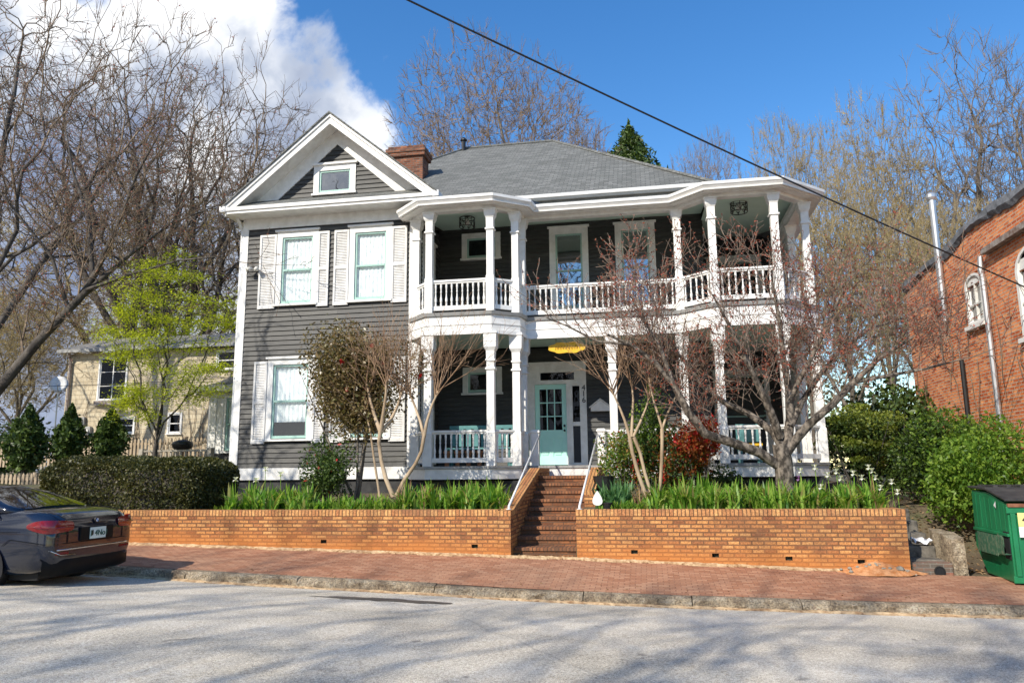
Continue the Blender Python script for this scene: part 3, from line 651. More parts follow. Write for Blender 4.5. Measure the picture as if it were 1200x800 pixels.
# posts and porch plan
PLAN = [(-5.22, 16.85), (-5.22, 16.62), (-4.76, 16.17), (-3.33, 16.17), (-2.82, 16.56), (-2.75, 17.13), (.88, 17.13), (1.6, 16.47), (2.93, 16.47), (3.72, 17.25), (3.72, 21.1)]
def column(x, y, z0, z1, w_=.083, lower=False, rot=0):
    m_ = MB()
    if lower: pf = [(z0, w_*1.18), (z0+.72, w_*1.18), (z0+.75, w_), (z1-.85, w_), (z1-.84, w_*1.3), (z1-.8, w_*1.3), (z1-.79, w_), (z1-.66, w_), (z1-.65, w_*1.25), (z1-.61, w_*1.25), (z1-.60, w_*1.05), (z1-.42, w_*1.12), (z1-.34, w_*1.62), (z1-.05, w_*1.7), (z1-.04, w_*1.9), (z1, w_*1.9)]
    else: pf = [(z0, w_*1.12), (z0+.8, w_*1.12), (z0+.82, w_*.95), (z1-.5, w_*.95), (z1-.49, w_*1.3), (z1-.455, w_*1.3), (z1-.45, w_), (z1-.22, w_*1.05), (z1-.15, w_*1.45), (z1-.04, w_*1.6), (z1-.035, w_*1.8), (z1, w_*1.8)]
    m_.lathe(x, y, pf, square=True, rot=rot)
    return m_.build('porch_column', white, H, bevel=.004)
cu_ = [(-5.22, 16.66, 0), (-4.76, 16.17, 0), (-3.33, 16.17, 0), (-2.82, 16.56, 0), (-2.75, 17.1, 0), (.88, 17.13, 0), (1.6, 16.47, 0), (2.93, 16.47, 0), (3.72, 17.25, 0), (3.72, 18.9, 0), (3.72, 21.0, 0)]
for x, y, r_ in cu_: column(x, y, 5.15, 7.53, rot=r_); column(x, y, 1.72, 4.66, .086, True, rot=r_)
column(-.70, 17.13, 1.72, 4.66, .086, True)
# bands
bd = MB(); bd.sweep(PLAN, [(-.09, 4.655), (.11, 4.655), (.11, 5.05), (-.09, 5.05)]); bd.sweep(PLAN, [(.111, 4.84), (.125, 4.84), (.125, 4.87), (.111, 4.87)]); bd.sweep(PLAN, [(.111, 4.62), (.15, 4.62), (.15, 4.70), (.111, 4.70)]); bd.build('porch_frieze', white, H)
de = MB(); de.sweep(PLAN, [(-.1, 5.055), (.15, 5.055), (.17, 5.13), (-.1, 5.13)]); de.build('upper_deck', greyp, H)
sk = MB(); sk.sweep(PLAN, [(.02, 1.44), (.10, 1.44), (.10, 1.66), (.02, 1.66)]); sk.sweep(PLAN, [(-.1, 1.665), (.13, 1.665), (.13, 1.72), (-.1, 1.72)], 1); sk.build('deck_skirt', [white, greyp], H)
def plane_fill(mb, z, thick, ins=.0, zf=None):
    P = [(x, y) for x, y in PLAN[:-1]]
    # strips from plan line to wall
    for (xa, ya), (xb, yb) in zip(P[:-1], P[1:]):
        if xb-xa < .03: continue
        for (x0_, y0_, x1_, y1_, wy) in ((xa, ya, xb, yb, WY if xa < 1.55 else 21.2),):
            za = zf(y0_) if zf else z; zb = zf(y1_) if zf else z; zc = zf(wy) if zf else z
            top_ = [(x0_, y0_, za), (x1_, y1_, zb), (x1_, wy, zc), (x0_, wy, zc)]
            mb.loft([[(p_[0], p_[1], p_[2]-thick) for p_ in top_], top_])
d_ = MB(); plane_fill(d_, 1.72, .05); d_.build('porch_floor', greyp, H); d_ = MB(); plane_fill(d_, 5.13, .06); d_.build('porch_floor', greyp, H)
c_ = MB(); plane_fill(c_, 4.78, .02); c_.build('porch_ceiling', ceilp, H); c_ = MB(); plane_fill(c_, 0, .02, zf=lambda y: 7.64+.44*min(1, max(0, (y-16.2)/2.8))+.0*(y)); c_.build('porch_ceiling', ceilp, H)
ev = MB(); ev.sweep(PLAN, [(-.09, 7.525), (.1, 7.525), (.1, 7.64), (-.09, 7.64)]); ev.sweep(PLAN, [(.10, 7.60), (.33, 7.585), (.33, 7.61), (.10, 7.64)])
ev.sweep(PLAN, [(-.15, 7.64), (-.09, 7.60), (-.085, 7.75), (-.15, 7.75)])
ev.build('porch_eave', white, H)
gt = MB(); gt.sweep(PLAN[:-1]+[(3.72, 21.1)], [(.31, 7.612), (.40, 7.60), (.405, 7.64), (.43, 7.68), (.45, 7.70), (.45, 7.765), (.42, 7.765), (.31, 7.72)]); gt.build('porch_gutter', white2, H)
# porch roof
pr = MB()
O = []
tmp = MB(); tmp.sweep(PLAN, [(.41, 7.77), (.41, 7.79)], closed=False); O = [tmp.v[i] for i in range(0, len(tmp.v), 2)]
for a, b_ in zip(O[:-2], O[1:-1]):
    pr.poly([a, b_, (min(b_[0], 3.6), 18.25 if b_[0] < 1.9 else 18.6, 8.36), (a[0], 18.25 if a[0] < 1.9 else 18.6, 8.36)])
pr.poly([O[-2], O[-1], (2.2, 21.5, 8.36), (3.6, 18.6, 8.36)]); pr.poly([(1.6, 18.25, 8.36), (3.6, 18.6, 8.36), (2.2, 21.5, 8.36), (1.6, 21.5, 8.5)])
pr.build('porch_roof', shingle, H)
# main eave and hip roof
me_ = MB(); me_.box(-5.2, 1.72, 18.22, 18.30, 8.24, 8.46); me_.box(-5.2, 1.66, 18.3, WY+.1, 8.22, 8.26); me_.box(-5.25, 1.9, 18.06, 18.2, 8.44, 8.455)
me_.build('main_fascia', greyp, H)
mg = MB(); a = [(18.21, 8.40), (18.12, 8.395), (18.07, 8.45), (18.06, 8.535), (18.08, 8.535), (18.21, 8.49)]; mg.loft([[(-4.85, y, z) for y, z in a], [(1.9, y, z) for y, z in a]]); mg.build('main_gutter', gutr, H)
RZ, EZ = 12.77, 8.5
hr = MB(); c1, c2, c3, c4 = (-10.1, 18.12, EZ), (1.92, 18.12, EZ), (1.92, 30, EZ), (-10.1, 30, EZ); r1, r2 = (-5.85, 24.2, RZ), (-2.75, 24.2, RZ)
c1b = (-5.0, 18.12, EZ)
hr.poly([c1b, c2, r2, r1]); hr.poly([c1b, r1, (-8.0, 21.1, 10.6)]); hr.poly([c2, c3, r2]); hr.poly([c3, c4, r1, r2]); hr.poly([c4, (-9.9, 18.7, 8.7), (-7.4, 22.0, 11.2), r1])
hr.build('main_roof', shingle, H)
cap_ = MB(); cap_.tube([r1, r2], .07, 5); cap_.tube([r2, (1.92, 18.12, EZ+.02)], .06, 5); cap_.tube([r1, (-7.4, 22.05, 11.25)], .06, 5); cap_.build('ridge_cap', shingle, H)
ch = MB(); ch.box(-7.35, -6.3, 20.6, 21.2, 9.2, 11.02); ch.box(-7.42, -6.23, 20.53, 21.27, 11.02, 11.14); ch.box(-7.46, -6.2, 20.5, 21.3, 11.14, 11.27); ch.box(-7.4, -6.26, 20.56, 21.24, 11.27, 11.36)
ch.build('chimney', chimb, H, bevel=.02)
vp = MB(); q = at(545, 172, Y=24.2); vp.tube([(q.x, 24.0, 12.3), (q.x, 24.0, 13.0)], .07, 10); vp.lathe(q.x, 24.0, [(12.98, .12), (13.02, .12), (13.1, .04)], 10); vp.build('roof_vent', black, H)
# end screen wall of the right porch
es = MB(); clap(es, Tx(3.72, -1), lambda z: (18.98, 20.9), 5.2, 7.5); clap(es, Tx(3.72, -1), lambda z: (18.98, 20.9), 1.8, 4.6); clap(es, Tx(3.72, 1), lambda z: (18.98, 20.9), 1.8, 7.5)
es.build('end_screen_wall', white2, H)
# house number
fc = {}
def text(name, body, size, loc, rot, mat, parent=None, ext=.004, align='CENTER', **kw):
    cu = bpy.data.curves.new(name, 'FONT'); cu.body = body; cu.size = size; cu.extrude = ext; cu.align_x = align; cu.align_y = 'CENTER'
    tmp = bpy.data.objects.new(name+'_tmp', cu); COL.objects.link(tmp); dg = bpy.context.evaluated_depsgraph_get(); dg.update()
    me = bpy.data.meshes.new_from_object(tmp.evaluated_get(dg)); bpy.data.objects.remove(tmp); me.materials.clear(); me.materials.append(mat)
    o = link_mesh(me, name, parent); base = wloc(parent) if parent is not None else Vector((0, 0, 0))
    o.location = Vector(loc)-base; o.rotation_euler = rot; return o
for i, ch_ in enumerate('416'): text('house_number', ch_, .2, (-1.515, WY-.062, 3.66-.155*i), (R(90), 0, 0), black, H)

# railings
balme = None
bp_ = [(0, .024), (.07, .024), (.075, .016), (.11, .027), (.16, .029), (.22, .018), (.30, .013), (.33, .021), (.36, .014), (.42, .02), (.44, .024), (.52, .024)]
nb = 0
def railing(a, b_, zd, gap=.155, rail_gap=.1, nbal=None):
    global balme, nb
    a = Vector((*a, 0)); b2 = Vector((*b_, 0)); d = b2-a; L = d.length; u = d/L; a2 = a+u*.09; b3 = b2-u*.09; m_ = MB()
    zt = zd+.76
    m_.bar((a2.x, a2.y, zt), (b3.x, b3.y, zt), .10, .045); m_.bar((a2.x, a2.y, zt-.04), (b3.x, b3.y, zt-.04), .055, .045); m_.bar((a2.x, a2.y, zd+.13), (b3.x, b3.y, zd+.13), .07, .10)
    ro = m_.build('railing', white, H)
    k = nbal or max(1, int(round((L-.2)/gap)))
    for i in range(k):
        t = (i+.5)/k; p_ = a2.lerp(b3, t)
        if balme is None:
            q = MB(); q.lathe(0, 0, bp_, 8); o = q.build('baluster', white, ro, smooth=False); o.data.transform(Matrix.Translation(wloc(ro))); balme = o.data
        else: o = link_mesh(balme, 'baluster', ro)
        o.location = Vector((p_.x, p_.y, zd+.18))-wloc(ro); nb += 1
    return ro
P_ = cu_
for zd, lo in ((5.13, False), (1.72, True)):
    railing((P_[0][0], P_[0][1]), (P_[1][0], P_[1][1]), zd, nbal=3); railing(P_[1][:2], P_[2][:2], zd, nbal=10); railing(P_[2][:2], P_[3][:2], zd, nbal=4); railing(P_[3][:2], P_[4][:2], zd, nbal=2)
    if not lo: railing((-2.75, 17.13), (.88, 17.13), zd, nbal=26)
    else:
        railing((-2.75, 17.13), (-2.42, 17.13), zd, nbal=1); railing((-1.05, 17.13), (-.7, 17.13), zd, nbal=2); railing((-.7, 17.13), (.88, 17.13), zd, nbal=10)
    railing(P_[5][:2], P_[6][:2], zd, nbal=5); railing(P_[6][:2], P_[7][:2], zd, nbal=8); railing(P_[7][:2], P_[8][:2], zd, nbal=5)
for x in (-2.5, -1.0):
    m_ = MB(); m_.lathe(x, 17.13, [(1.72, .085), (2.46, .085), (2.465, .105), (2.5, .105), (2.53, .07)], square=True); m_.build('newel_post', white, H)
print('balusters', nb)
# side wing of the house, low and white
wg = MB(); WGY = 19.3
wx0, wx1 = at(247, 500, Y=WGY).x, XL+.05
ez = at(250, 452, Y=WGY-.3).z; bz = at(262, 530, Y=WGY).z
wg.box(wx0, wx1, WGY, 23, 1.1, bz-.02, 1); wg.box(wx0, wx0+.36, WGY-.003, 23, bz-.02, ez-.16); wg.box(wx0+.36, wx1, WGY, 19.5, ez-.4, ez-.16); wg.box(wx0+.36, wx1, WGY+.4, 23, bz, ez-.16, 1)
wg.box(wx0-.03, wx0+.16, WGY-.03, WGY+.02, 1.1, ez-.16)
fx = (wx0-.5, WGY+.65)
wg.poly([(wx0, WGY, bz), (fx[0], fx[1], bz), (fx[0], fx[1], ez-.16), (wx0, WGY, ez-.16)]); wg.poly([(wx0, WGY, 1.1), (fx[0], fx[1], 1.1), (fx[0], fx[1], bz), (wx0, WGY, bz)], 1); wg.poly([fx+(1.1,), (fx[0], 23, 1.1), (fx[0], 23, ez-.16), fx+(ez-.16,)])
wgo = wg.build('side_wing', [white, siding], H)
gr_ = MB(); E0 = [(fx[0]-.35, 23, ez), (fx[0]-.35, fx[1]-.15, ez), (wx0-.15, WGY-.35, ez), (wx1, WGY-.35, ez)]; tp = [(wx0+.6, 23, ez+.75), (wx0+.7, 20.6, ez+.75), (wx1, 20.6, ez+.75), (wx1, 20.6, ez+.75)]
for i in range(3): gr_.poly([E0[i], E0[i+1], tp[i+1], tp[i]])
gr_.build('wing_roof', shingle2, wgo)
ge = MB(); ge.sweep([(p_[0], p_[1]) for p_ in E0], [(-.3, ez-.15), (.02, ez-.15), (.06, ez), (-.02, ez+.01)]); ge.build('wing_gutter', gutr, wgo)
window(Tf(WGY), wx0+.46, wx0+1.05, bz+.05, ez-.32, trim=.06, cap=False, parent=H, label='window of the low side wing')

# things hung on or standing on the house
def lantern(label, x, y, zt):
    t = thing('porch_lantern', label, 'lantern', (x, y, zt), 'wire cage lanterns under the upper porch ceiling')
    m_ = MB(); m_.lathe(x, y, [(zt-.03, .07), (zt, .07)], 12); m_.tube([(x, y, zt-.03), (x, y, zt-.08)], .015, 6); m_.build('canopy_plate', black, t)
    c = MB(); r_, h = .19, .22
    for zz in (zt-.08, zt-.08-h): c.tube([(x+r_*math.cos(a), y+r_*math.sin(a), zz) for a in np.linspace(0, 2*math.pi, 17)], .012, 5)
    for i in range(8):
        a = 2*math.pi*i/8; a2 = a+math.pi/8; c.tube([(x+r_*math.cos(a), y+r_*math.sin(a), zt-.08), (x+r_*math.cos(a), y+r_*math.sin(a), zt-.08-h)], .009, 5)
        c.tube([(x+r_*math.cos(a), y+r_*math.sin(a), zt-.08-h*.9), (x+r_*math.cos(a2), y+r_*math.sin(a2), zt-.08-h*.35), (x+r_*math.cos(a2+math.pi/8), y+r_*math.sin(a2+math.pi/8), zt-.08-h*.9)], .008, 5)
    c.tube([(x-r_, y, zt-.08), (x+r_, y, zt-.08)], .008, 5); c.build('cage', black, t)
    g = MB(); g.lathe(x, y, [(zt-.25, .03), (zt-.23, .06), (zt-.14, .06), (zt-.1, .02)], 10); g.build('lamp_shade', lightgrey, t, smooth=True)
lantern('black cage lantern hanging over the upper left porch bay', -4.12, 17.2, 7.80)
lantern('black cage lantern hanging over the upper right porch bay', 2.35, 17.5, 7.82)
sp_ = thing('wall_floodlight', 'twin floodlight fixed to the clapboards beside the upper shutter', 'floodlight', (-9.42, FY, 6.62))
m_ = MB(); m_.lathe(-9.42, 0, [(0, .05), (.03, .05)], 10, cz=0); m_.v = [(v[0], FY-.02-v[2], 6.62+v[1]) for v in m_.v]; m_.build('junction_box', lightgrey, sp_)
for s_ in (-1, 1):
    m_ = MB(); a = Vector((-9.42, FY-.05, 6.62)); m_.tube([a, a+Vector((.05*s_, -.06, .0)), a+Vector((.09*s_, -.12, -.01)), a+Vector((.12*s_, -.19, -.05))], [.018, .02, .05, .06], 10); m_.build('lamp_head', lightgrey, sp_, smooth=True)
# yellow hanging sign
sg = thing('hanging_sign', 'yellow scalloped sign hanging over the front door', 'sign', (-1.75, 17.25, 4.4))
m_ = MB(); cx, cz = -1.74, 4.42; pts = []
for i in range(64):
    a = 2*math.pi*i/64; r_ = 1+.10*abs(math.sin(4*a))+.06*math.cos(6*a); pts.append((cx+.40*math.cos(a)*r_*(.92+.08*abs(math.cos(a))), 17.2, cz+.12*math.copysign(abs(math.sin(a))**.7, math.sin(a))*r_))
m_.loft([pts, [(p_[0], 17.23, p_[2]) for p_ in pts]]); m_.build('sign_board', yellow, sg)
sc_ = MB(); rr = random.Random(4)
brn = mat_noise('sign_scroll', (.25, .12, .02), (.35, .18, .03), 6, .6)
for k in range(9):
    x_ = cx-.27+.065*k; sc_.tube([(x_, 17.197, cz-.045+rr.uniform(-.01, .01)), (x_+.02, 17.195, cz+.04+rr.uniform(0, .02)), (x_+.045, 17.195, cz-.02), (x_+.065, 17.197, cz+.01)], .006, 4)
sc_.build('scroll_lettering', brn, sg)
for s_ in (-1, 1):
    m_ = MB(); m_.tube([(cx+s_*.25, 17.21, cz+.11), (cx+s_*.25, 17.21, 4.66)], .006, 5); m_.build('hanger_chain', black, sg)
# white gable-shaped letter box panel on the wall
mbx = thing('letter_box', 'white gable-topped letter box on the dark wall beside the house number', 'letter box', (-1.1, 18.95, 3.05))
m_ = MB(); P5 = [(-1.34, 3.06), (-.86, 3.06), (-.86, 3.16), (-1.1, 3.34), (-1.34, 3.16)]; m_.loft([[(x, 18.84, z) for x, z in P5], [(x, 18.97, z) for x, z in P5]]); m_.build('box_body', white, mbx)
m_ = MB(); m_.bar((-1.38, 18.89, 3.15), (-1.09, 18.89, 3.37), .17, .02); m_.bar((-.82, 18.89, 3.15), (-1.11, 18.89, 3.37), .17, .02); m_.build('lid', white, mbx)
# turquoise bench and pots on the lower left porch
turq = mat_noise('turquoise_paint', (.08, .22, .23), (.12, .29, .29), 5, .5)
bn = thing('porch_bench', 'turquoise slatted bench behind the lower left porch railing', 'bench', (-4.0, 17.6, 1.72))
m_ = MB(); m_.box(-4.7, -3.1, 17.35, 17.8, 2.12, 2.16); m_.build('seat', turq, bn)
m_ = MB()
for k in range(9): x_ = -4.66+k*.185; m_.box(x_, x_+.12, 17.8, 17.83, 2.2, 2.62)
m_.box(-4.7, -3.1, 17.795, 17.835, 2.62, 2.7); m_.build('backrest', turq, bn)
for x_ in (-4.66, -3.2):
    for y_ in (17.38, 17.74): m_ = MB(); m_.box(x_, x_+.06, y_, y_+.06, 1.72, 2.12); m_.build('leg', turq, bn)
for k, x_ in enumerate((-4.45, -4.2, -3.95, -3.7)):
    pt = thing('flower_pot', ['terracotta pot standing nearest the gable wall on the porch floor', 'second terracotta pot from the gable wall on the porch floor', 'third terracotta pot from the gable wall on the porch floor', 'terracotta pot farthest from the gable wall on the porch floor'][k], 'flower pot', (x_, 16.6, 1.72), 'terracotta pots behind the porch railing')
    m_ = MB(); m_.lathe(x_, 16.62, [(1.9, .05), (2.02, .075), (2.02, .09), (2.06, .09)], 12); m_.lathe(x_, 16.62, [(1.72, .05), (1.9, .05)], 8); m_.build('pot_body', tile_r, pt)
    m_ = MB(); m_.lathe(x_, 16.62, [(2.06, .088), (2.075, .07)], 12); m_.build('soil', soil, pt)
ch2 = thing('porch_chair', 'turquoise and yellow chair behind the lower right porch railing', 'chair', (2.3, 17.4, 1.72))
m_ = MB(); m_.box(2.0, 2.5, 17.3, 17.75, 2.1, 2.15); m_.build('seat', yellow, ch2); m_ = MB(); m_.box(2.0, 2.5, 17.75, 17.79, 2.2, 2.6); m_.build('backrest', turq, ch2)
for x_ in (2.02, 2.43):
    for y_ in (17.32, 17.7): m_ = MB(); m_.box(x_, x_+.05, y_, y_+.05, 1.72, 2.1); m_.build('leg', turq, ch2)

# ------------------------------------------------------------------ plants: fast builders
def np_mesh(name, V, F4, mats, parent=None, loc=None, midx=None, smooth=False):
    """V (n,3) world points, F4 (m,k) faces of k corners"""
    me = bpy.data.meshes.new(name); base = np.array(wloc(parent) if parent is not None else (loc or (0, 0, 0)), dtype=float)
    V = np.asarray(V, dtype=np.float32)-base.astype(np.float32); m_, k = F4.shape
    me.vertices.add(len(V)); me.vertices.foreach_set('co', V.ravel()); me.loops.add(m_*k); me.loops.foreach_set('vertex_index', F4.astype(np.int32).ravel())
    me.polygons.add(m_); me.polygons.foreach_set('loop_start', np.arange(0, m_*k, k, dtype=np.int32))
    if midx is not None: me.polygons.foreach_set('material_index', midx.astype(np.int32))
    if smooth: me.polygons.foreach_set('use_smooth', np.ones(m_, dtype=bool))
    for mt in (mats if isinstance(mats, (list, tuple)) else [mats]): me.materials.append(mt)
    me.update(calc_edges=True); me.validate()
    return link_mesh(me, name, parent, None if parent is not None else tuple(base))
def tubes_np(lines, k):
    """lines: list of (pts[(3)], radii); returns V, F"""
    by = {}
    for p, r in lines: by.setdefault(len(p), []).append((p, r))
    Vs, Fs, off = [], [], 0
    ang = np.arange(k)*2*math.pi/k
    for n_, ls in by.items():
        P = np.array([[tuple(q) for q in p] for p, r in ls], dtype=float); Rr = np.array([r for p, r in ls], dtype=float)
        D = np.empty_like(P); D[:, 1:-1] = P[:, 2:]-P[:, :-2]; D[:, 0] = P[:, 1]-P[:, 0]; D[:, -1] = P[:, -1]-P[:, -2]
        D /= np.linalg.norm(D, axis=2, keepdims=True)+1e-9
        ref = np.where(np.abs(D[:, :1, 2:3]) < .85, np.array([[[0, 0, 1.]]]), np.array([[[1., 0, 0]]]))
        L_ = np.cross(D, np.broadcast_to(ref, D.shape)); L_ /= np.linalg.norm(L_, axis=2, keepdims=True)+1e-9
        U_ = np.cross(L_, D)
        V = P[:, :, None, :]+Rr[:, :, None, None]*(L_[:, :, None, :]*np.cos(ang)[None, None, :, None]+U_[:, :, None, :]*np.sin(ang)[None, None, :, None])
        m_ = len(ls); Vs.append(V.reshape(-1, 3))
        i = np.arange(m_)[:, None, None]; j = np.arange(n_-1)[None, :, None]; q = np.arange(k)[None, None, :]; q2 = (q+1) % k
        b0 = off+(i*n_+j)*k
        Fs.append(np.stack([b0+q, b0+q2, b0+k+q2, b0+k+q], axis=-1).reshape(-1, 4)); off += m_*n_*k
    return np.concatenate(Vs), np.concatenate(Fs)
def leaves_np(C, size, rng, up=.0, aspect=.55, nrm=None, var=.4):
    """one rhombic leaf per centre"""
    n_ = len(C); a = rng.normal(size=(n_, 3)); a[:, 2] -= up*0; a /= np.linalg.norm(a, axis=1, keepdims=True)
    nn = rng.normal(size=(n_, 3)); nn[:, 2] = np.abs(nn[:, 2])+up
    if nrm is not None: nn = nn*.8+nrm
    nn /= np.linalg.norm(nn, axis=1, keepdims=True); a -= nn*np.sum(a*nn, axis=1, keepdims=True); a /= np.linalg.norm(a, axis=1, keepdims=True)+1e-9; b_ = np.cross(nn, a)
    s_ = (size*(1+rng.uniform(-var, var, n_)))[:, None]
    V = np.stack([C-a*s_, C+b_*s_*aspect+nn*s_*.12, C+a*s_, C-b_*s_*aspect+nn*s_*.12], axis=1).reshape(-1, 3)
    return V, np.arange(n_*4).reshape(-1, 4)
def join(parts):
    Vs, Fs, M_, off = [], [], [], 0
    for V, F_, mi in parts: Vs.append(V); Fs.append(F_+off); M_.append(np.full(len(F_), mi)); off += len(V)
    return np.concatenate(Vs), np.concatenate(Fs), np.concatenate(M_)

def vrot(d, ang, az):
    d = d.normalized(); ref = Vector((0, 0, 1)) if abs(d.z) < .9 else Vector((1, 0, 0)); a = d.cross(ref).normalized(); b_ = d.cross(a)
    return (d*math.cos(ang)+(a*math.cos(az)+b_*math.sin(az))*math.sin(ang)).normalized()
def grow(rn, out, tips, p, d, L, r, lev, P):
    n_ = P['seg'][lev]; pts = [p.copy()]; rad = [r]; d = d.normalized(); dirs = []
    for i in range(n_):
        wv = P['wob'][lev]; d = (d+Vector((rn.gauss(0, wv), rn.gauss(0, wv), rn.gauss(0, wv)+P['trop'][lev]))).normalized()
        p = p+d*(L/n_); pts.append(p.copy()); rad.append(max(r*(1-(1-P['tap'])*(i+1)/n_), P['rmin'])); dirs.append(d.copy())
    out.append((lev, pts, rad))
    if lev >= P['max']:
        tips.append((pts, dirs)); return
    k = P['n'][lev]; az = rn.uniform(0, 6.28)
    for j in range(k):
        t = P['start'][lev]+(1-P['start'][lev])*(j+.6)/k if j < k-1 else 1.0
        f_ = t*n_; i = min(int(f_), n_-1); q = pts[i].lerp(pts[i+1], f_-i); rr_ = rad[i]*(1-f_+i)+rad[i+1]*(f_-i)
        az += 2.4+rn.uniform(-.5, .5); ang = R(P['ang'][lev])*rn.uniform(.7, 1.25)*(.55 if j == k-1 else 1)
        nd = vrot(dirs[i], ang, az)
        grow(rn, out, tips, q, nd, L*P['lr'][lev]*rn.uniform(.7, 1.15)*(1.15-.45*t), max(rr_*P['rr']*rn.uniform(.75, 1.05), P['rmin']), lev+1, P)
PT = dict(seg=[6, 5, 4, 3, 2, 2], wob=[.05, .09, .12, .15, .17, .2], trop=[.02, .06, .05, .05, .04, .02], n=[7, 8, 6, 5, 4], start=[.55, .2, .18, .15, .15], ang=[38, 40, 42, 42, 42], lr=[1.75, .60, .56, .56, .6], tap=.35, rr=.6, rmin=.0045, max=5)
def tree_parts(name, label, cat, seed, P, base, H_, r, trunk_m, twig_m, group=None, split=2, buds=None, lean=(0, 0), nbud=0, budsize=.03, sides=(7, 3), lines=None, extra=None):
    """a tree thing: trunk (with its limbs) and crown (branchlets, twigs, buds)"""
    rn = random.Random(seed); out, tips = [], []
    if lines is None: grow(rn, out, tips, Vector(base), Vector((lean[0], lean[1], 1)), H_, r, 0, P)
    else:
        for (pts, rads, lev0) in lines:
            pts = [Vector(q) for q in pts]; out.append((0, pts, rads))
            dirs = [(pts[i+1]-pts[i]).normalized() for i in range(len(pts)-1)]; k = extra['n'](lev0, pts); az = rn.uniform(0, 6)
            for j in range(k):
                t = extra['start']+(1-extra['start'])*(j+.5)/k; f_ = t*(len(pts)-1); i = min(int(f_), len(pts)-2); q = pts[i].lerp(pts[i+1], f_-i); az += 2.4
                nd = vrot(dirs[i], R(rn.uniform(30, 65)), az); nd = (nd+Vector((0, 0, extra['up']))).normalized()
                grow(rn, out, tips, q, nd, extra['L']*rn.uniform(.6, 1.2), max(P['rmin'], min(rads[i], rads[i+1])*.4 if extra.get('rr') is None else extra['rr']), lev0, P)
    t = thing(name, label, cat, tuple(base), group)
    A = [(p_, q_) for l_, p_, q_ in out if l_ < split]; B = [(p_, q_) for l_, p_, q_ in out if l_ >= split]
    V, F_ = tubes_np(A, sides[0]); np_mesh('trunk', V, F_, trunk_m, t, smooth=True)
    V, F_ = tubes_np(B, sides[1]); parts = [(V, F_, 0)]; mats = [twig_m]
    if buds:
        rg = np.random.default_rng(seed); C = []
        for pts, dirs in tips:
            for k in range(nbud): i = rn.randrange(len(pts)-1); C.append(tuple(pts[i].lerp(pts[i+1], rn.random())))
        C = np.array(C); C += rg.normal(scale=.012, size=C.shape); V2, F2 = leaves_np(C, budsize, rg, aspect=.45); parts.append((V2, F2, 1)); mats.append(buds)
    V, F_, M_ = join(parts); np_mesh('crown', V, F_, mats, t, midx=M_)
    t['_h'] = float(max(v[2] for v in V)-base[2]); t['_r'] = float(np.percentile(np.abs(V[:, 0]-base[0]), 97)); del_keys = None
    return t
def copy_tree(o, loc, label, scale=(1, 1, 1), rz=0, group=None, name=None):
    c = o.copy(); COL.objects.link(c); c.location = loc; c.scale = scale; c.rotation_euler = (0, 0, rz); c['label'] = label
    if name: c.name = name
    if group: c['group'] = group
    for ch_ in list(o.children):
        d = ch_.copy(); COL.objects.link(d); d.parent = c
    return c


def limb_tree(rn, rg, pts, root, N, r0, lines, tips, lev=0, d0=None):
    """split the crown's tip points again and again; each branch heads for the middle of its share"""
    n_ = len(pts)
    if n_ <= 1:
        q = Vector(pts[0]); m_ = root.lerp(q, .5)+Vector((rn.gauss(0, .03), rn.gauss(0, .03), rn.gauss(0, .03))); lines.append((lev+3, [root, m_, q], [r0*N**-.5, .75*r0*N**-.5, .5*r0*N**-.5])); tips.append((q, (q-root).normalized())); return
    k = 2 if (n_ < 12 or rn.random() < .55) else 3
    if lev == 0: k = 5
    c = pts[rg.choice(n_, k, replace=False)]
    rootv = np.array(root); D = pts-rootv; D /= np.linalg.norm(D, axis=1, keepdims=True)+1e-9; C = c-rootv; C /= np.linalg.norm(C, axis=1, keepdims=True)+1e-9
    for _ in range(5):
        a = np.argmax(D@C.T, axis=1)
        for j in range(k):
            if (a == j).any(): C[j] = D[a == j].mean(0); C[j] /= np.linalg.norm(C[j])+1e-9
    if len(set(a.tolist())) < 2: a = np.arange(n_) % 2; k = 2
    for j in range(k):
        sub = pts[a == j]; m_ = len(sub)
        if not m_: continue
        cen = Vector(sub.mean(0)); fr = .42 if m_ > 3 else .6; st_ = (cen-root)*fr*rn.uniform(.8, 1.2); e_ = root+st_
        if d0 is not None: mid = root+(d0.normalized()*.45+st_.normalized()*.55).normalized()*st_.length*.52
        else: mid = root+st_*.5
        wv = st_.length*.06; mid += Vector((rn.gauss(0, wv), rn.gauss(0, wv), rn.gauss(0, wv)))
        ra = r0*(m_/N)**.5; lines.append((0 if ra > r0*.16 else 3, [root, root.lerp(mid, .5), mid, e_], [ra*1.12, ra*1.05, ra, ra*.93]))
        limb_tree(rn, rg, sub, e_, N, r0, lines, tips, lev+1, e_-mid)
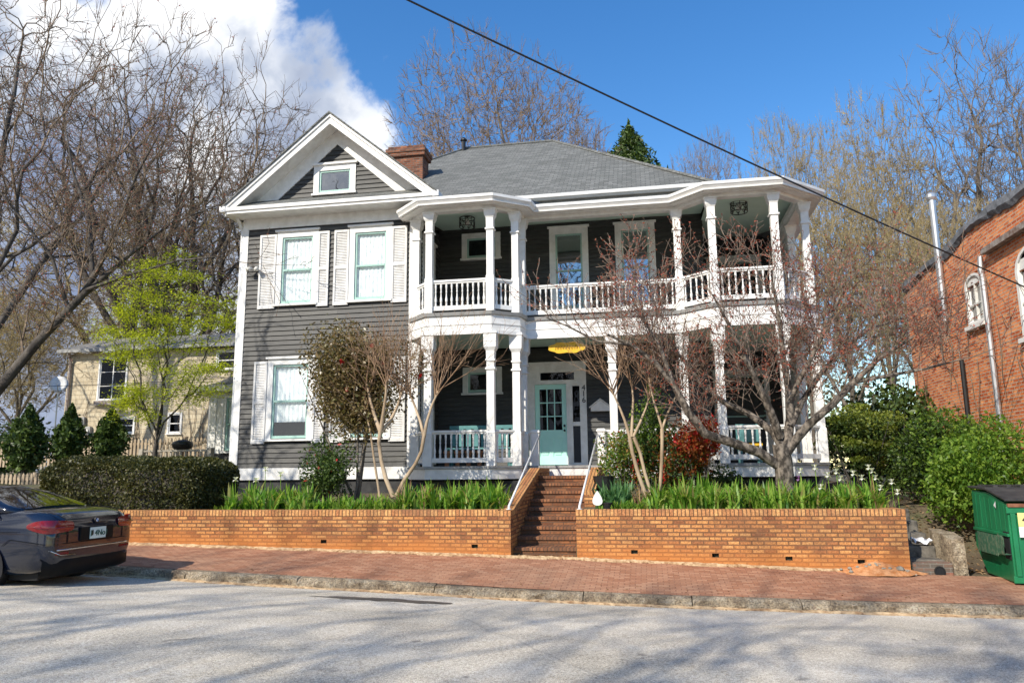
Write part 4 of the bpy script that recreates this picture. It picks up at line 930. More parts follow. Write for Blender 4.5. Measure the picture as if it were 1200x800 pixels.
def crown_tree(name, seed, trunk_m, twig_m, N=1300, cz=6.4, rad=(3.6, 3.6, 3.7), fork=2.0, r0=.16, twigs=5, tl=.5, rt=.0055, buds=None, nbud=2, bs=.03, ue=.45, group='bare trees behind the houses'):
    rn = random.Random(seed); rg = np.random.default_rng(seed)
    d = rg.normal(size=(N*3, 3)); d /= np.linalg.norm(d, axis=1, keepdims=True); u = rg.random(N*3)**ue; lob = 1+.10*np.sin(d[:, 0]*4+seed)+.08*np.sin(d[:, 2]*5+d[:, 1]*4+seed)
    P = d*u[:, None]*np.array(rad)*lob[:, None]+np.array([0, 0, cz]); P = P[P[:, 2] > fork+.8+.25*np.hypot(P[:, 0], P[:, 1])*0][:N]
    lines, tips = [], []; root = Vector((rn.gauss(0, .1), rn.gauss(0, .1), fork)); lines.append((0, [Vector((0, 0, -.1)), Vector((0, 0, .25)), Vector((.03, 0, fork*.5)), root], [r0*1.35, r0*1.12, r0*1.04, r0]))
    limb_tree(rn, rg, P, root, len(P), r0, lines, tips); tw = []; bp = []
    for q, dd in tips:
        out_ = Vector((q.x, q.y, (q.z-cz)*1.1)).normalized()
        for k in range(twigs):
            v = (dd*.5+out_*.35+Vector((0, 0, .25))+Vector((rn.gauss(0, .45), rn.gauss(0, .45), rn.gauss(0, .35)))).normalized(); L_ = tl*rn.uniform(.45, 1.1); m_ = q+v*L_*.5+Vector((rn.gauss(0, .03), rn.gauss(0, .03), .03)); e_ = q+v*L_
            s0 = q-dd*L_*rn.uniform(0, .5); tw.append(([s0, m_, e_], [rt, rt*.8, rt*.5]))
            for b2 in range(nbud if buds else 0): bp.append(tuple(s0.lerp(e_, rn.random())))
    A_ = [(p_, [max(x_, rt) for x_ in r_]) for l_, p_, r_ in lines if l_ == 0]; B_ = {}
    t = thing(name, 'x', 'tree', (0, 0, 0), group); V, F_ = tubes_np(A_, 6); np_mesh('trunk', V, F_, trunk_m, t, smooth=True)
    V, F_ = tubes_np([(p_, [max(x_, rt) for x_ in r_]) for l_, p_, r_ in lines if l_ > 0]+tw, 3); parts = [(V, F_, 0)]; mats = [twig_m]
    if buds: V2, F2 = leaves_np(np.array(bp)+rg.normal(scale=.012, size=(len(bp), 3)), bs, rg, aspect=.5); parts.append((V2, F2, 1)); mats.append(buds)
    V, F_, M_ = join(parts); np_mesh('crown', V, F_, mats, t, midx=M_); t['_h'] = float(np.percentile(V[:, 2], 99.7)); t['_r'] = float(np.percentile(np.abs(V[:, 0]), 98)); return t
# ---- bare background trees
protos = []
GB = 'bare trees behind the houses'
pA = crown_tree('bare_tree', 11, barkd, twig_d, N=720, rad=(3.9, 3.6, 3.6), buds=bud_red, nbud=1, bs=.02, twigs=4, tl=.45)
pB = crown_tree('bare_tree', 23, barkd, twig_d, N=560, twigs=4, tl=.45, rad=(2.9, 2.9, 3.7), cz=6.3, fork=2.4)
pC = crown_tree('bare_tree', 37, bark, twig_y, N=1300, rad=(3.6, 3.4, 3.5), buds=bud_tan, nbud=2, bs=.03, rt=.006)
pD = crown_tree('bare_tree', 41, bark, twig_g, N=800, rad=(2.9, 2.9, 3.8), fork=2.6, rt=.006)
pE = crown_tree('bare_tree', 67, bark, twig_b, N=3000, rad=(3.8, 3.6, 3.6), cz=5.6, fork=2.0, rt=.0055, tl=.34, twigs=4, ue=.3)
pS = crown_tree('bare_tree', 59, barkd, twig_d, N=300, twigs=2, rt=.010, tl=.6, group='bare trees across the street')
pS['label'] = 'bare street tree at the far left in front of the garden wall'; pS.location = (-15.5, 9.0, .3); pS.scale = (1.3, 1.3, 1.35)
for p_ in (pA, pB, pC, pD, pS): print('proto', p_['_h'], p_['_r'])
used = set()
def bt(pr_, px, ytop, Y, label, wpx=None, rz=0, zb=None):
    """stand a tree at depth Y so that its crown tops out at the surveyed height"""
    top_ = at(px, ytop, Y=Y); base = Vector((top_.x, Y, zb if zb is not None else groundz(top_.x, Y)-.1)); hz = (top_.z-base.z)/pr_['_h']
    wx = hz if wpx is None else (at(px+wpx/2, ytop, Y=Y).x-at(px-wpx/2, ytop, Y=Y).x)/2/pr_['_r']
    if id(pr_) not in used:
        used.add(id(pr_)); pr_.location = base; pr_.scale = (wx, wx, hz); pr_.rotation_euler = (0, 0, rz); pr_['label'] = label; return pr_
    return copy_tree(pr_, base, label, (wx, wx, hz), rz, GB)
bt(pA, 20, -25, 24, 'tall dark bare tree at the far left edge reaching above the picture', 330)
bt(pB, 165, 62, 40, 'upright dark bare tree behind the cream building, straight above the maple', 270, 1.0)
bt(pA, 235, 78, 42, 'broad bare tree with red buds behind the leafing green maple', 300, 2.2)
bt(pB, 318, 135, 41, 'bare tree whose branches reach over the left gable eave', 200, 2.9)
bt(pC, 190, 235, 46, 'tan budding tree far behind the cream building', 300, .4)
bt(pC, 38, 345, 38, 'low tan thicket tree left of the cream building', 150, 3.3)
bt(pC, -30, 330, 42, 'low tan thicket tree partly outside the left edge of the view', 170, 5.0)
bt(pE, 588, 62, 34, 'wide domed bare tree rising behind the main roof', 235, .7)
bt(pB, 508, 120, 46, 'thin bare tree between the chimney and the domed bare tree', 90, 2.0)
bt(pE, 672, 140, 46, 'low bare tree behind the right slope of the roof beside the pine', 90, 3.9)
bt(pE, 822, 162, 44, 'bare tree between the pine and the right porch eave', 95, 2.6)
bt(pC, 925, 136, 34, 'yellow budding tree directly behind the octagonal porch corner', 125, 2.9)
bt(pC, 1015, 128, 38, 'yellow budding tree left of the tall flue pipe', 160, 4.4)
bt(pC, 975, 215, 27, 'low tan budding tree behind the side porch', 190, 5.5)
bt(pD, 1115, 58, 40, 'tall pale bare tree rising over the brick building', 210, 1.3)
bt(pD, 1195, 50, 36, 'tall pale bare tree at the right edge above the brick parapet', 170, 5.2)
bt(pD, 1060, 190, 46, 'pale bare tree behind the flue pipe', 160, 3.0)
bt(pC, 1100, 235, 30, 'tangled tan tree leaning against the brick building', 170, 2.1)
# trees across the street behind the viewer: they throw the long branch shadows on the road
for i, (x, y, s_, pr_, lb) in enumerate([(-17.0, -12.0, 2.0, pS, 'bare street tree behind the viewer, nearest the parked car'), (-10.5, -14.5, 2.15, pS, 'bare street tree straight behind the viewer'), (-5.0, -10.5, 1.8, pS, 'bare street tree behind the viewer toward the dumpster')]):
    copy_tree(pr_, (x, y, 0), lb, (s_, s_, s_), i*1.3, 'bare trees across the street')

# ---- the big leaning limb at the left edge
P2 = dict(PT); P2.update(n=[6, 6, 6, 5, 4], max=5, rmin=.006, seg=[6, 6, 4, 3, 2, 2])
def A(x, y, Y): return tuple(at(x, y, Y=Y))
lnL = [([A(-45, 520, 17), A(-5, 460, 17), A(45, 400, 17.1), A(95, 348, 17.2), A(112, 320, 17.3)], [.16, .145, .12, .095, .08], 2),
       ([A(98, 345, 17.2), A(150, 300, 17.6), A(200, 262, 17.8), A(262, 238, 18)], [.07, .055, .035, .015], 2),
       ([A(112, 320, 17.3), A(140, 260, 17), A(160, 205, 16.8), A(190, 150, 16.5)], [.075, .055, .035, .015], 2),
       ([A(108, 326, 17.3), A(105, 260, 17.5), A(85, 200, 17.8), A(75, 140, 18)], [.07, .05, .035, .015], 2),
       ([A(80, 362, 17.15), A(60, 300, 16.8), A(20, 250, 16.4), A(-20, 200, 16)], [.06, .045, .03, .015], 2),
       ([A(100, 340, 17.2), A(150, 322, 17), A(210, 305, 16.8), A(262, 300, 16.6)], [.05, .04, .025, .012], 3)]
tree_parts('leaning_tree', 'dark tree leaning in from the left edge over the cream building', 'tree', 5, P2, A(-45, 545, 17), 1, .1, barkd, twig_d, None, split=1, lines=lnL,
           buds=bud_red, nbud=1, budsize=.022, extra=dict(n=lambda l_, p_: 8, start=.15, up=.45, L=1.9))

# ---- redbud in the right bed
P3 = dict(PT); P3.update(seg=[5, 5, 4, 3, 3, 2], n=[5, 4, 7, 5, 3], lr=[.7, .62, .62, .6, .6], ang=[40, 42, 45, 45, 45], max=4, rmin=.0045, trop=[.03, .1, .1, .08, .06, .02], wob=[.05, .1, .14, .16, .18, .2], start=[.2, .2, .2, .15, .15])
Y0 = 13.15
lnR = [([A(921, 592, Y0), A(920, 565, Y0), A(918, 540, Y0), A(914, 520, Y0)], [.165, .15, .145, .13], 9),
       ([A(916, 548, Y0), A(890, 530, Y0-.1), A(860, 519, Y0-.25), A(826, 508, Y0-.4), A(806, 482, Y0-.5), A(790, 452, Y0-.55), A(768, 425, Y0-.6), A(740, 404, Y0-.6), A(712, 392, Y0-.6)], [.085, .08, .078, .072, .062, .05, .04, .03, .02], 2),
       ([A(918, 525, Y0), A(905, 505, Y0+.1), A(878, 485, Y0+.3), A(850, 472, Y0+.5), A(826, 455, Y0+.7), A(800, 420, Y0+.8), A(770, 392, Y0+.9)], [.07, .065, .055, .05, .04, .03, .018], 2),
       ([A(922, 530, Y0), A(935, 512, Y0), A(950, 495, Y0-.1), A(975, 474, Y0-.2), A(1000, 448, Y0-.3), A(1030, 420, Y0-.4), A(1070, 395, Y0-.5)], [.08, .075, .07, .062, .05, .035, .02], 2),
       ([A(922, 525, Y0), A(926, 490, Y0+.1), A(924, 455, Y0+.2), A(918, 420, Y0+.2), A(914, 380, Y0+.2), A(905, 330, Y0+.1)], [.085, .075, .06, .05, .035, .018], 2),
       ([A(914, 512, Y0), A(903, 482, Y0-.2), A(888, 450, Y0-.3), A(876, 425, Y0-.4), A(858, 388, Y0-.4), A(835, 345, Y0-.5)], [.075, .065, .05, .04, .03, .015], 2),
       ([A(926, 500, Y0), A(940, 470, Y0+.3), A(960, 440, Y0+.5), A(985, 410, Y0+.7), A(1020, 385, Y0+.8), A(1060, 372, Y0+.9)], [.06, .052, .042, .032, .022, .014], 2),
       ([A(924, 470, Y0+.2), A(945, 430, Y0), A(968, 385, Y0-.1), A(985, 345, Y0-.2)], [.05, .038, .028, .014], 2),
       ([A(1000, 448, Y0-.3), A(1040, 440, Y0-.3), A(1085, 432, Y0-.3), A(1130, 420, Y0-.4)], [.035, .028, .02, .012], 2),
       ([A(790, 452, Y0-.55), A(775, 410, Y0-.5), A(755, 375, Y0-.5), A(738, 345, Y0-.4)], [.035, .027, .02, .012], 2),
       ([A(740, 404, Y0-.6), A(700, 400, Y0-.7), A(665, 382, Y0-.8), A(640, 372, Y0-.8)], [.025, .02, .014, .01], 3),
       ([A(1060, 372, Y0+.9), A(1095, 352, Y0+1), A(1130, 345, Y0+1.1)], [.02, .015, .01], 3)]
tree_parts('redbud_tree', 'spreading red-budded bare tree in the flower bed in front of the right porch', 'tree', 19, P3, A(921, 592, Y0), 1, .1, bark_red, twig_r, None, split=1, lines=lnR,
           buds=bud_red, nbud=4, budsize=.021, sides=(10, 3), extra=dict(n=lambda l_, p_: 0 if l_ == 9 else (11 if l_ == 2 else 9), start=.2, up=.75, L=1.15, rr=.009))
# ---- crape myrtles
P4 = dict(PT); P4.update(seg=[4, 4, 4, 3, 3, 2], n=[4, 4, 4, 4, 3], lr=[.7, .7, .65, .6, .6], ang=[25, 24, 28, 32, 34], max=4, rmin=.003, trop=[.03, .06, .05, .03, .0, .0], wob=[.04, .06, .09, .12, .14, .2], start=[.3, .2, .2, .2, .15])
def myrtle(label, seed, lines, base, L, n_):
    tree_parts('crape_myrtle', label, 'tree', seed, P4, base, 1, .1, barkt, twig_t, 'crape myrtles in the front beds', split=1, lines=lines, sides=(8, 3), extra=dict(n=lambda l_, p_: n_ if l_ < 5 else 0, start=.86, up=.35, L=L, rr=.012), buds=bud_tan, nbud=0) if False else \
    tree_parts('crape_myrtle', label, 'tree', seed, P4, base, 1, .1, barkt, twig_t, 'crape myrtles in the front beds', split=1, lines=lines, sides=(8, 3), extra=dict(n=lambda l_, p_: n_ if l_ < 5 else 0, start=.8, up=.35, L=L, rr=.012))
Y1 = 13.7
myrtle('pale-trunked crape myrtle forking in front of the camellia', 3, [
    ([A(461, 582, Y1), A(452, 560, Y1), A(447, 540, Y1), A(444, 518, Y1), A(446, 505, Y1)], [.048, .042, .038, .036, .046], 9),
    ([A(446, 506, Y1), A(440, 490, Y1), A(434, 470, Y1+.1), A(430, 450, Y1+.1)], [.045, .035, .026, .018], 2),
    ([A(446, 506, Y1), A(449, 486, Y1-.1), A(452, 465, Y1-.2), A(453, 445, Y1-.2)], [.045, .035, .026, .018], 2),
    ([A(447, 506, Y1), A(458, 492, Y1+.1), A(466, 475, Y1+.2), A(472, 455, Y1+.3)], [.04, .034, .025, .018], 2),
    ([A(446, 588, Y1+.3), A(438, 535, Y1+.3), A(434, 505, Y1+.3), A(428, 480, Y1+.3)], [.025, .022, .02, .015], 3)], A(461, 584, Y1), 1.0, 8)
myrtle('pale-trunked crape myrtle leaning toward the left porch posts', 8, [
    ([A(464, 582, Y1), A(474, 562, Y1), A(487, 543, Y1), A(494, 528, Y1), A(497, 510, Y1)], [.045, .04, .034, .032, .038], 9),
    ([A(497, 512, Y1), A(500, 495, Y1), A(506, 475, Y1), A(515, 455, Y1)], [.035, .03, .022, .015], 2),
    ([A(497, 512, Y1), A(493, 495, Y1+.1), A(486, 475, Y1+.2), A(478, 455, Y1+.2)], [.035, .028, .02, .015], 2)], A(464, 584, Y1), 1.15, 11)
Y2 = 13.8
myrtle('crape myrtle with two pale stems left of the red nandina', 31, [
    ([A(768, 612, Y2), A(757, 580, Y2), A(748, 555, Y2), A(741, 530, Y2), A(738, 512, Y2)], [.04, .038, .035, .034, .036], 9),
    ([A(770, 612, Y2), A(764, 580, Y2), A(756, 555, Y2), A(750, 530, Y2), A(743, 512, Y2)], [.035, .032, .03, .03, .036], 9),
    ([A(738, 512, Y2), A(732, 492, Y2), A(724, 472, Y2), A(716, 455, Y2)], [.03, .024, .018, .012], 2),
    ([A(740, 512, Y2), A(741, 490, Y2+.1), A(742, 468, Y2+.1), A(740, 445, Y2+.2)], [.03, .024, .018, .012], 2),
    ([A(742, 512, Y2), A(750, 495, Y2+.1), A(757, 478, Y2+.2), A(762, 460, Y2+.2)], [.03, .024, .018, .012], 2)], A(769, 614, Y2), 1.35, 9)
myrtle('slim crape myrtle with one pale stem beside the red-leaved nandina', 47, [
    ([A(769, 612, Y2), A(773, 580, Y2), A(775, 550, Y2), A(776, 520, Y2), A(776, 502, Y2)], [.035, .032, .03, .03, .035], 9),
    ([A(776, 502, Y2), A(770, 482, Y2), A(764, 462, Y2), A(760, 440, Y2)], [.024, .02, .015, .01], 2),
    ([A(776, 502, Y2), A(782, 485, Y2+.1), A(790, 468, Y2+.1), A(800, 450, Y2+.2)], [.024, .02, .015, .01], 2)], A(771, 614, Y2), 1.2, 9)

# ---- leafy shrubs
def blob_points(rg, c, rad, n_, shell=.55, lumps=14, lump=.28, flat=0):
    """points through an uneven crown: a handful of overlapping clumps"""
    cen = rg.normal(size=(lumps, 3)); cen /= np.linalg.norm(cen, axis=1, keepdims=True); cen *= rg.uniform(.35, .8, (lumps, 1)); sz = rg.uniform(.6, 1.25, lumps)*lump*1.6
    k = rg.integers(0, lumps, n_); d = rg.normal(size=(n_, 3)); d /= np.linalg.norm(d, axis=1, keepdims=True); r_ = rg.uniform(shell, 1, n_)**.6
    p = cen[k]+d*(r_*sz[k])[:, None]; 
    if flat: p[:, 2] = cen[k][:, 2]+(p[:, 2]-cen[k][:, 2])*flat
    return np.array(c)+p*np.array(rad)
def shrub(name, label, cat, seed, base, rad, mats_leaf, n_, size, group=None, lumps=16, lump=.35, stems=7, zc=None, flowers=None, stem_m=None, core=True, up=0, flat=0, extra=None):
    rg = np.random.default_rng(seed); t = thing(name, label, cat, tuple(base), group); c = (base[0], base[1], base[2]+(zc if zc is not None else rad[2]))
    P_ = blob_points(rg, c, rad, n_, .3, lumps, lump, flat); P_ = P_[P_[:, 2] > base[2]+.01]
    V, F_ = leaves_np(P_, size, rg, up); parts = [(V, F_, 0)]; mats = [mats_leaf]
    if extra:
        q, ml = extra; sel = rg.random(len(P_)) < q; P2_ = P_[sel]; P2_[:, 2] += rad[2]*.12; V2, F2 = leaves_np(P2_, size*1.1, rg, up); parts.append((V2, F2, 1)); mats.append(ml)
    V, F_, M_ = join(parts); np_mesh('foliage', V, F_, mats, t, midx=M_)
    L_ = []
    for i in range(stems):
        q = P_[rg.integers(0, len(P_))]; a = np.array(base)+np.array([rg.uniform(-.06, .06), rg.uniform(-.06, .06), -.05]); mid = (a*.5+q*.5)+np.array([0, 0, -.03]); L_.append(([tuple(a), tuple(mid), tuple(q)], [max(.008, rad[0]*.028), max(.006, rad[0]*.018), .004]))
    V, F_ = tubes_np(L_, 5); np_mesh('stems', V, F_, stem_m or barkd, t)
    if flowers:
        fm, nf, fs = flowers
        front = P_[P_[:, 1] < c[1]]
        for i in range(nf):
            q = front[rg.integers(0, len(front))]+np.array([0, -.04, 0]); C = q+rg.normal(scale=fs*.35, size=(9, 3)); V, F_ = leaves_np(C, fs*.7, rg, aspect=.9); np_mesh('flower', V, F_, fm, t)
    return t
b_ = at(416, 592, Y=14.3); 
cm = shrub('camellia', 'large olive-brown camellia with red blooms in front of the gable block', 'shrub', 2, (b_.x, 14.3, 1.0), (1.12, .75, 1.15), L_cam, 24000, .034, zc=2.32, lumps=26, lump=.36, stems=8, flowers=(L_red, 8, .05), stem_m=bark)
b_ = at(381, 590, Y=14.1); shrub('nandina_shrub', 'dark leggy nandina under the lower left window', 'shrub', 4, (b_.x, 14.1, 1.0), (.68, .5, .55), L_ever, 5200, .032, zc=.62, extra=(.005, L_red), lumps=14, lump=.36)
b_ = at(735, 590, Y=14.6); shrub('nandina_shrub', 'light green nandina right of the entrance stairs', 'shrub', 6, (b_.x, 14.6, 1.0), (.6, .5, .62), L_nand, 3600, .03, zc=.7, extra=(.02, L_red))
b_ = at(765, 590, Y=15.1); shrub('holly_shrub', 'upright glossy green shrub behind the two-stemmed crape myrtle', 'shrub', 8, (b_.x, 15.1, 1.0), (.5, .5, 1.0), L_ever, 4200, .032, zc=1.0, extra=(.3, L_bright))
b_ = at(800, 590, Y=14.7); shrub('azalea_shrub', 'dark green shrub with rust-coloured tips in front of the lower porch', 'shrub', 10, (b_.x, 14.7, 1.0), (.62, .5, .68), L_ever, 4600, .032, zc=.7, extra=(.5, L_rust))
b_ = at(822, 590, Y=14.3); shrub('nandina_shrub', 'red-leaved nandina beside the porch steps skirt', 'shrub', 12, (b_.x, 14.3, 1.0), (.42, .35, .5), L_rust, 2000, .03, zc=1.15, extra=(.4, L_red))
b_ = at(852, 592, Y=15.2); shrub('low_shrub', 'small dark shrub against the white deck skirt', 'shrub', 13, (b_.x, 15.2, 1.0), (.4, .4, .35), L_ever, 1300, .03)
# red berry clusters
for i, (px, lb) in enumerate(((745, 'red berry cluster hanging left of the pale stems'), (777, 'red berry cluster hanging right of the pale stem'))):
    q = at(px, 553, Y=14.1); rg = np.random.default_rng(i); C = np.array(q)+rg.normal(size=(60, 3))*np.array([.04, .04, .13]); V, F_ = leaves_np(C, .018, rg, aspect=.9)
    tag(np_mesh('berry_cluster', V, F_, L_red, None, tuple(q)), lb, 'berries', 'red berry clusters in the right bed')
# conical evergreens by the cream building
for i, (px, Y, yt, yb, hw, lb) in enumerate(((28, 17.5, 484, 552, 24, 'conical evergreen shrub nearest the left edge, widest of three'), (78, 18, 484, 548, 20, 'conical evergreen shrub in the middle of three by the picket fence'), (127, 18.5, 488, 540, 20, 'conical evergreen shrub nearest the green maple'))):
    b_ = at(px, yb, Y=Y); top_ = at(px, yt, Y=Y); rg = np.random.default_rng(50+i); hh = top_.z-b_.z+.1; rw = (at(px+hw, yb, Y=Y).x-b_.x)*.85
    t = thing('evergreen_shrub', lb, 'shrub', tuple(b_), 'conical evergreen shrubs in a row'); n_ = 5200; u = rg.random(n_)**.75; a = rg.uniform(0, 6.283, n_); rr_ = rw*1.15*np.minimum(1, 1.9*(1-u))**.8*(.5+.5*np.minimum(1, u*4))*(.62+.5*np.sin(a*2.5+u*9+i*2)**2*np.sin(u*17+a)**2+.15*np.sin(a*5+i))*rg.uniform(.3, 1.1, n_)**.5
    C = np.stack([b_.x+rr_*np.cos(a), Y+rr_*np.sin(a), b_.z+.05+u*hh*.97+rg.normal(scale=.06, size=n_)], axis=1); V, F_ = leaves_np(C, .062, rg); np_mesh('foliage', V, F_, L_ever, t)
    m_ = MB(); m_.tube([b_-Vector((0, 0, .1)), top_-Vector((0, 0, .3))], [.05, .015], 6); m_.build('trunk', barkd, t)
# boxwood hedge
def hedge():
    x0, x1 = at(76, 560, Y=13.3).x, at(262, 560, Y=13.3).x; z0, z1 = .95, at(170, 536, Y=13.3).z; yc, hd = 13.3, .95
    rg = np.random.default_rng(9); n_ = 60000
    U = rg.uniform(-1, 1, (n_, 3)); U[:, 2] = rg.uniform(-1, 1, n_); f_ = (np.abs(U)**5).sum(axis=1)**(1/5); U /= f_[:, None]; depth = 1-rg.random(n_)**2*.22
    L_ = (x1-x0)/2; x_ = (x0+x1)/2+U[:, 0]*L_*(1-(1-depth)*.25); wob = .06*np.sin(x_*2.3)+.045*np.sin(x_*5.1+1)+.04*np.sin(U[:, 2]*6+x_*3.3)
    y_ = yc+U[:, 1]*hd*depth+wob; zc, hz = (z0+z1)/2-.15, (z1-z0)/2+.15; z_ = zc+U[:, 2]*hz*depth+wob*.7+rg.normal(scale=.012, size=n_)
    C = np.stack([x_, y_, z_], axis=1); C = C[C[:, 2] > z0-.02]; V, F_ = leaves_np(C, .026, rg, nrm=U[:len(C)]*0)
    t = thing('boxwood_hedge', 'long clipped boxwood hedge above the garden wall beside the parked car', 'hedge', (x0, yc, z0)); np_mesh('foliage', V, F_, L_box, t)
    m_ = MB(); m_.box(x0+.25, x1-.25, yc-hd+.25, yc+hd-.25, z0-.1, z1-.24); m_.build('inner_branches', barkd, t, bevel=.1)
hedge()
# yellow-green maple
def leafy(name, label, base, lines, seed, leafm, nleaf, size, flat, L, barkm, sc_=.16):
    rn = random.Random(seed); P = dict(PT); P.update(seg=[4, 4, 3, 3, 2, 2], n=[4, 4, 4, 3, 3], lr=[.7, .65, .62, .6, .6], ang=[35, 40, 45, 45, 45], max=4, rmin=.005, trop=[.02, .03, .0, -.01, -.02, 0]); out, tips = [], []
    for pts, rads, n_ in lines:
        pts = [Vector(q) for q in pts]; out.append((0, pts, rads)); az = rn.uniform(0, 6)
        for j in range(n_):
            t_ = .3+.7*(j+.5)/n_; f_ = t_*(len(pts)-1); i = min(int(f_), len(pts)-2); q = pts[i].lerp(pts[i+1], f_-i); az += 2.4; grow(rn, out, tips, q, vrot((pts[i+1]-pts[i]).normalized(), R(rn.uniform(35, 70)), az), L*rn.uniform(.6, 1.2)*(1.2-.6*t_), .014, 2, P)
    t = thing(name, label, 'tree', tuple(base)); V, F_ = tubes_np([(a, b2) for _, a, b2 in out], 6); np_mesh('trunk', V, F_, barkm, t, smooth=True)
    rg = np.random.default_rng(seed); C = []
    for pts, dirs in tips:
        e_ = np.array(pts[-1]); C.append(e_+rg.normal(size=(nleaf, 3))*np.array([sc_, sc_, sc_*flat]))
    C = np.concatenate(C); V, F_ = leaves_np(C, size, rg, up=1.2, aspect=.5); np_mesh('crown', V, F_, leafm, t); return t
Ym = 17.6
def maple():
    rn = random.Random(77); rg = np.random.default_rng(77); base = Vector(A(180, 545, Ym)); pads = []
    for px, py, w_ in ((196, 308, 20), (178, 322, 22), (215, 325, 24), (160, 345, 26), (200, 348, 30), (238, 352, 28), (150, 368, 20), (180, 372, 28), (222, 376, 32), (256, 372, 18), (135, 388, 18), (160, 398, 24), (200, 402, 34), (240, 404, 30), (145, 415, 16), (185, 430, 24), (225, 432, 26), (252, 428, 16), (150, 462, 16), (172, 455, 16), (142, 476, 12), (205, 458, 18), (236, 460, 14), (168, 482, 10)):
        for k in range(3):
            y_ = Ym+rn.gauss(0, .55); q = at(px+rn.gauss(0, w_*.4), py+rn.gauss(0, 6), Y=y_); pads.append((q, w_*.021*rn.uniform(.7, 1.1)))
    t = thing('maple_tree', 'young yellow-green leafing maple in front of the cream building', 'tree', tuple(base)); lines, tips = [], []
    P = []
    for q, w_ in pads:
        for k in range(7): P.append(tuple(q+Vector((rn.gauss(0, w_*.6), rn.gauss(0, w_*.6), rn.gauss(0, .1)))))
    P = np.array(P); root = base+Vector((.03, 0, .55)); lines.append((0, [base-Vector((0, 0, .1)), base+Vector((.01, 0, .3)), root], [.07, .058, .055]))
    limb_tree(rn, rg, P, root, len(P), .06, lines, tips); V, F_ = tubes_np([(p_, [max(x_, .005) for x_ in r_]) for l_, p_, r_ in lines], 5); np_mesh('trunk', V, F_, barkd, t, smooth=True)
    C = []
    for q, dd in tips: C.append(np.array(q)+rg.normal(size=(52, 3))*np.array([.16, .16, .06])+np.array([0, 0, -.01]))
    C = np.concatenate(C); V, F_ = leaves_np(C, .034, rg, up=1.5, aspect=.42); np_mesh('crown', V, F_, L_maple, t)
maple()
# pine behind the roof
def pine():
    b_ = at(740, 230, Y=40); b_.z = 3; top_ = at(741, 152, Y=40); rg = np.random.default_rng(12); hh = top_.z-11; n_ = 12000; u = rg.random(n_); a = rg.uniform(0, 6.283, n_)
    rw = 2.3*np.minimum(1, 2.2*(1-u))**.8; lay = .72+.5*np.abs(np.sin(u*26+a*1.5)); r_ = rw*lay*rg.uniform(.2, 1, n_)**.5; C = np.stack([b_.x+r_*np.cos(a), 40+r_*np.sin(a), 11+u*hh+rg.normal(scale=.2, size=n_)], axis=1)
    t = thing('pine_tree', 'dark green pine showing above the right slope of the roof', 'tree', (b_.x, 40, 3)); V, F_ = leaves_np(C, .15, rg, aspect=.35); np_mesh('crown', V, F_, L_ever, t)
    m_ = MB(); m_.tube([(b_.x, 40, 2), (b_.x, 40, top_.z-.5)], [.4, .06], 8); m_.build('trunk', bark, t)
pine()
# bushes between the house and the brick building
def P_at(px, py, Y): return at(px, py, Y=Y)
b_ = P_at(1150, 600, 14.0); shrub('large_bush', 'large bright green bush behind the dumpster against the brick building', 'bush', 61, (b_.x, 14.0, .5), (.95, .8, 1.15), L_bright, 11000, .036, lumps=26, lump=.33, zc=.95)
b_ = P_at(1108, 590, 15.0); shrub('large_bush', 'darker green bush above the old side steps', 'bush', 62, (b_.x, 15.4, .7), (.7, .7, .95), L_ever, 8000, .036, lumps=22, lump=.33, zc=.95, extra=(.3, L_bright))
b_ = P_at(1010, 560, 17.5); shrub('feathery_shrub', 'feathery olive shrub beside the right porch post', 'bush', 63, (b_.x, 17.6, .9), (1.05, .8, 1.0), L_ever, 7000, .032, lumps=34, lump=.22, zc=1.15, extra=(1.0, L_olive), flat=.35)
b_ = P_at(1060, 560, 21); shrub('large_bush', 'dark bush filling the gap between house and brick building', 'bush', 64, (b_.x, 21, .9), (1.6, .9, 1.5), L_ever, 7000, .07, lumps=22, lump=.36, zc=1.3)
b_ = P_at(-25, 540, 22); shrub('large_bush', 'dark green bush at the far left edge below the leaning tree', 'bush', 65, (b_.x, 22, 1.2), (1.6, 1, 1.0), L_ever, 5000, .07, lumps=22, lump=.36)
b_ = P_at(1165, 590, 17.5); shrub('large_bush', 'ivy-green bush climbing the foot of the brick wall', 'bush', 66, (b_.x-.5, 17.5, .9), (.6, 1.4, .95), L_bright, 6000, .045, lumps=22, lump=.34, zc=.9)

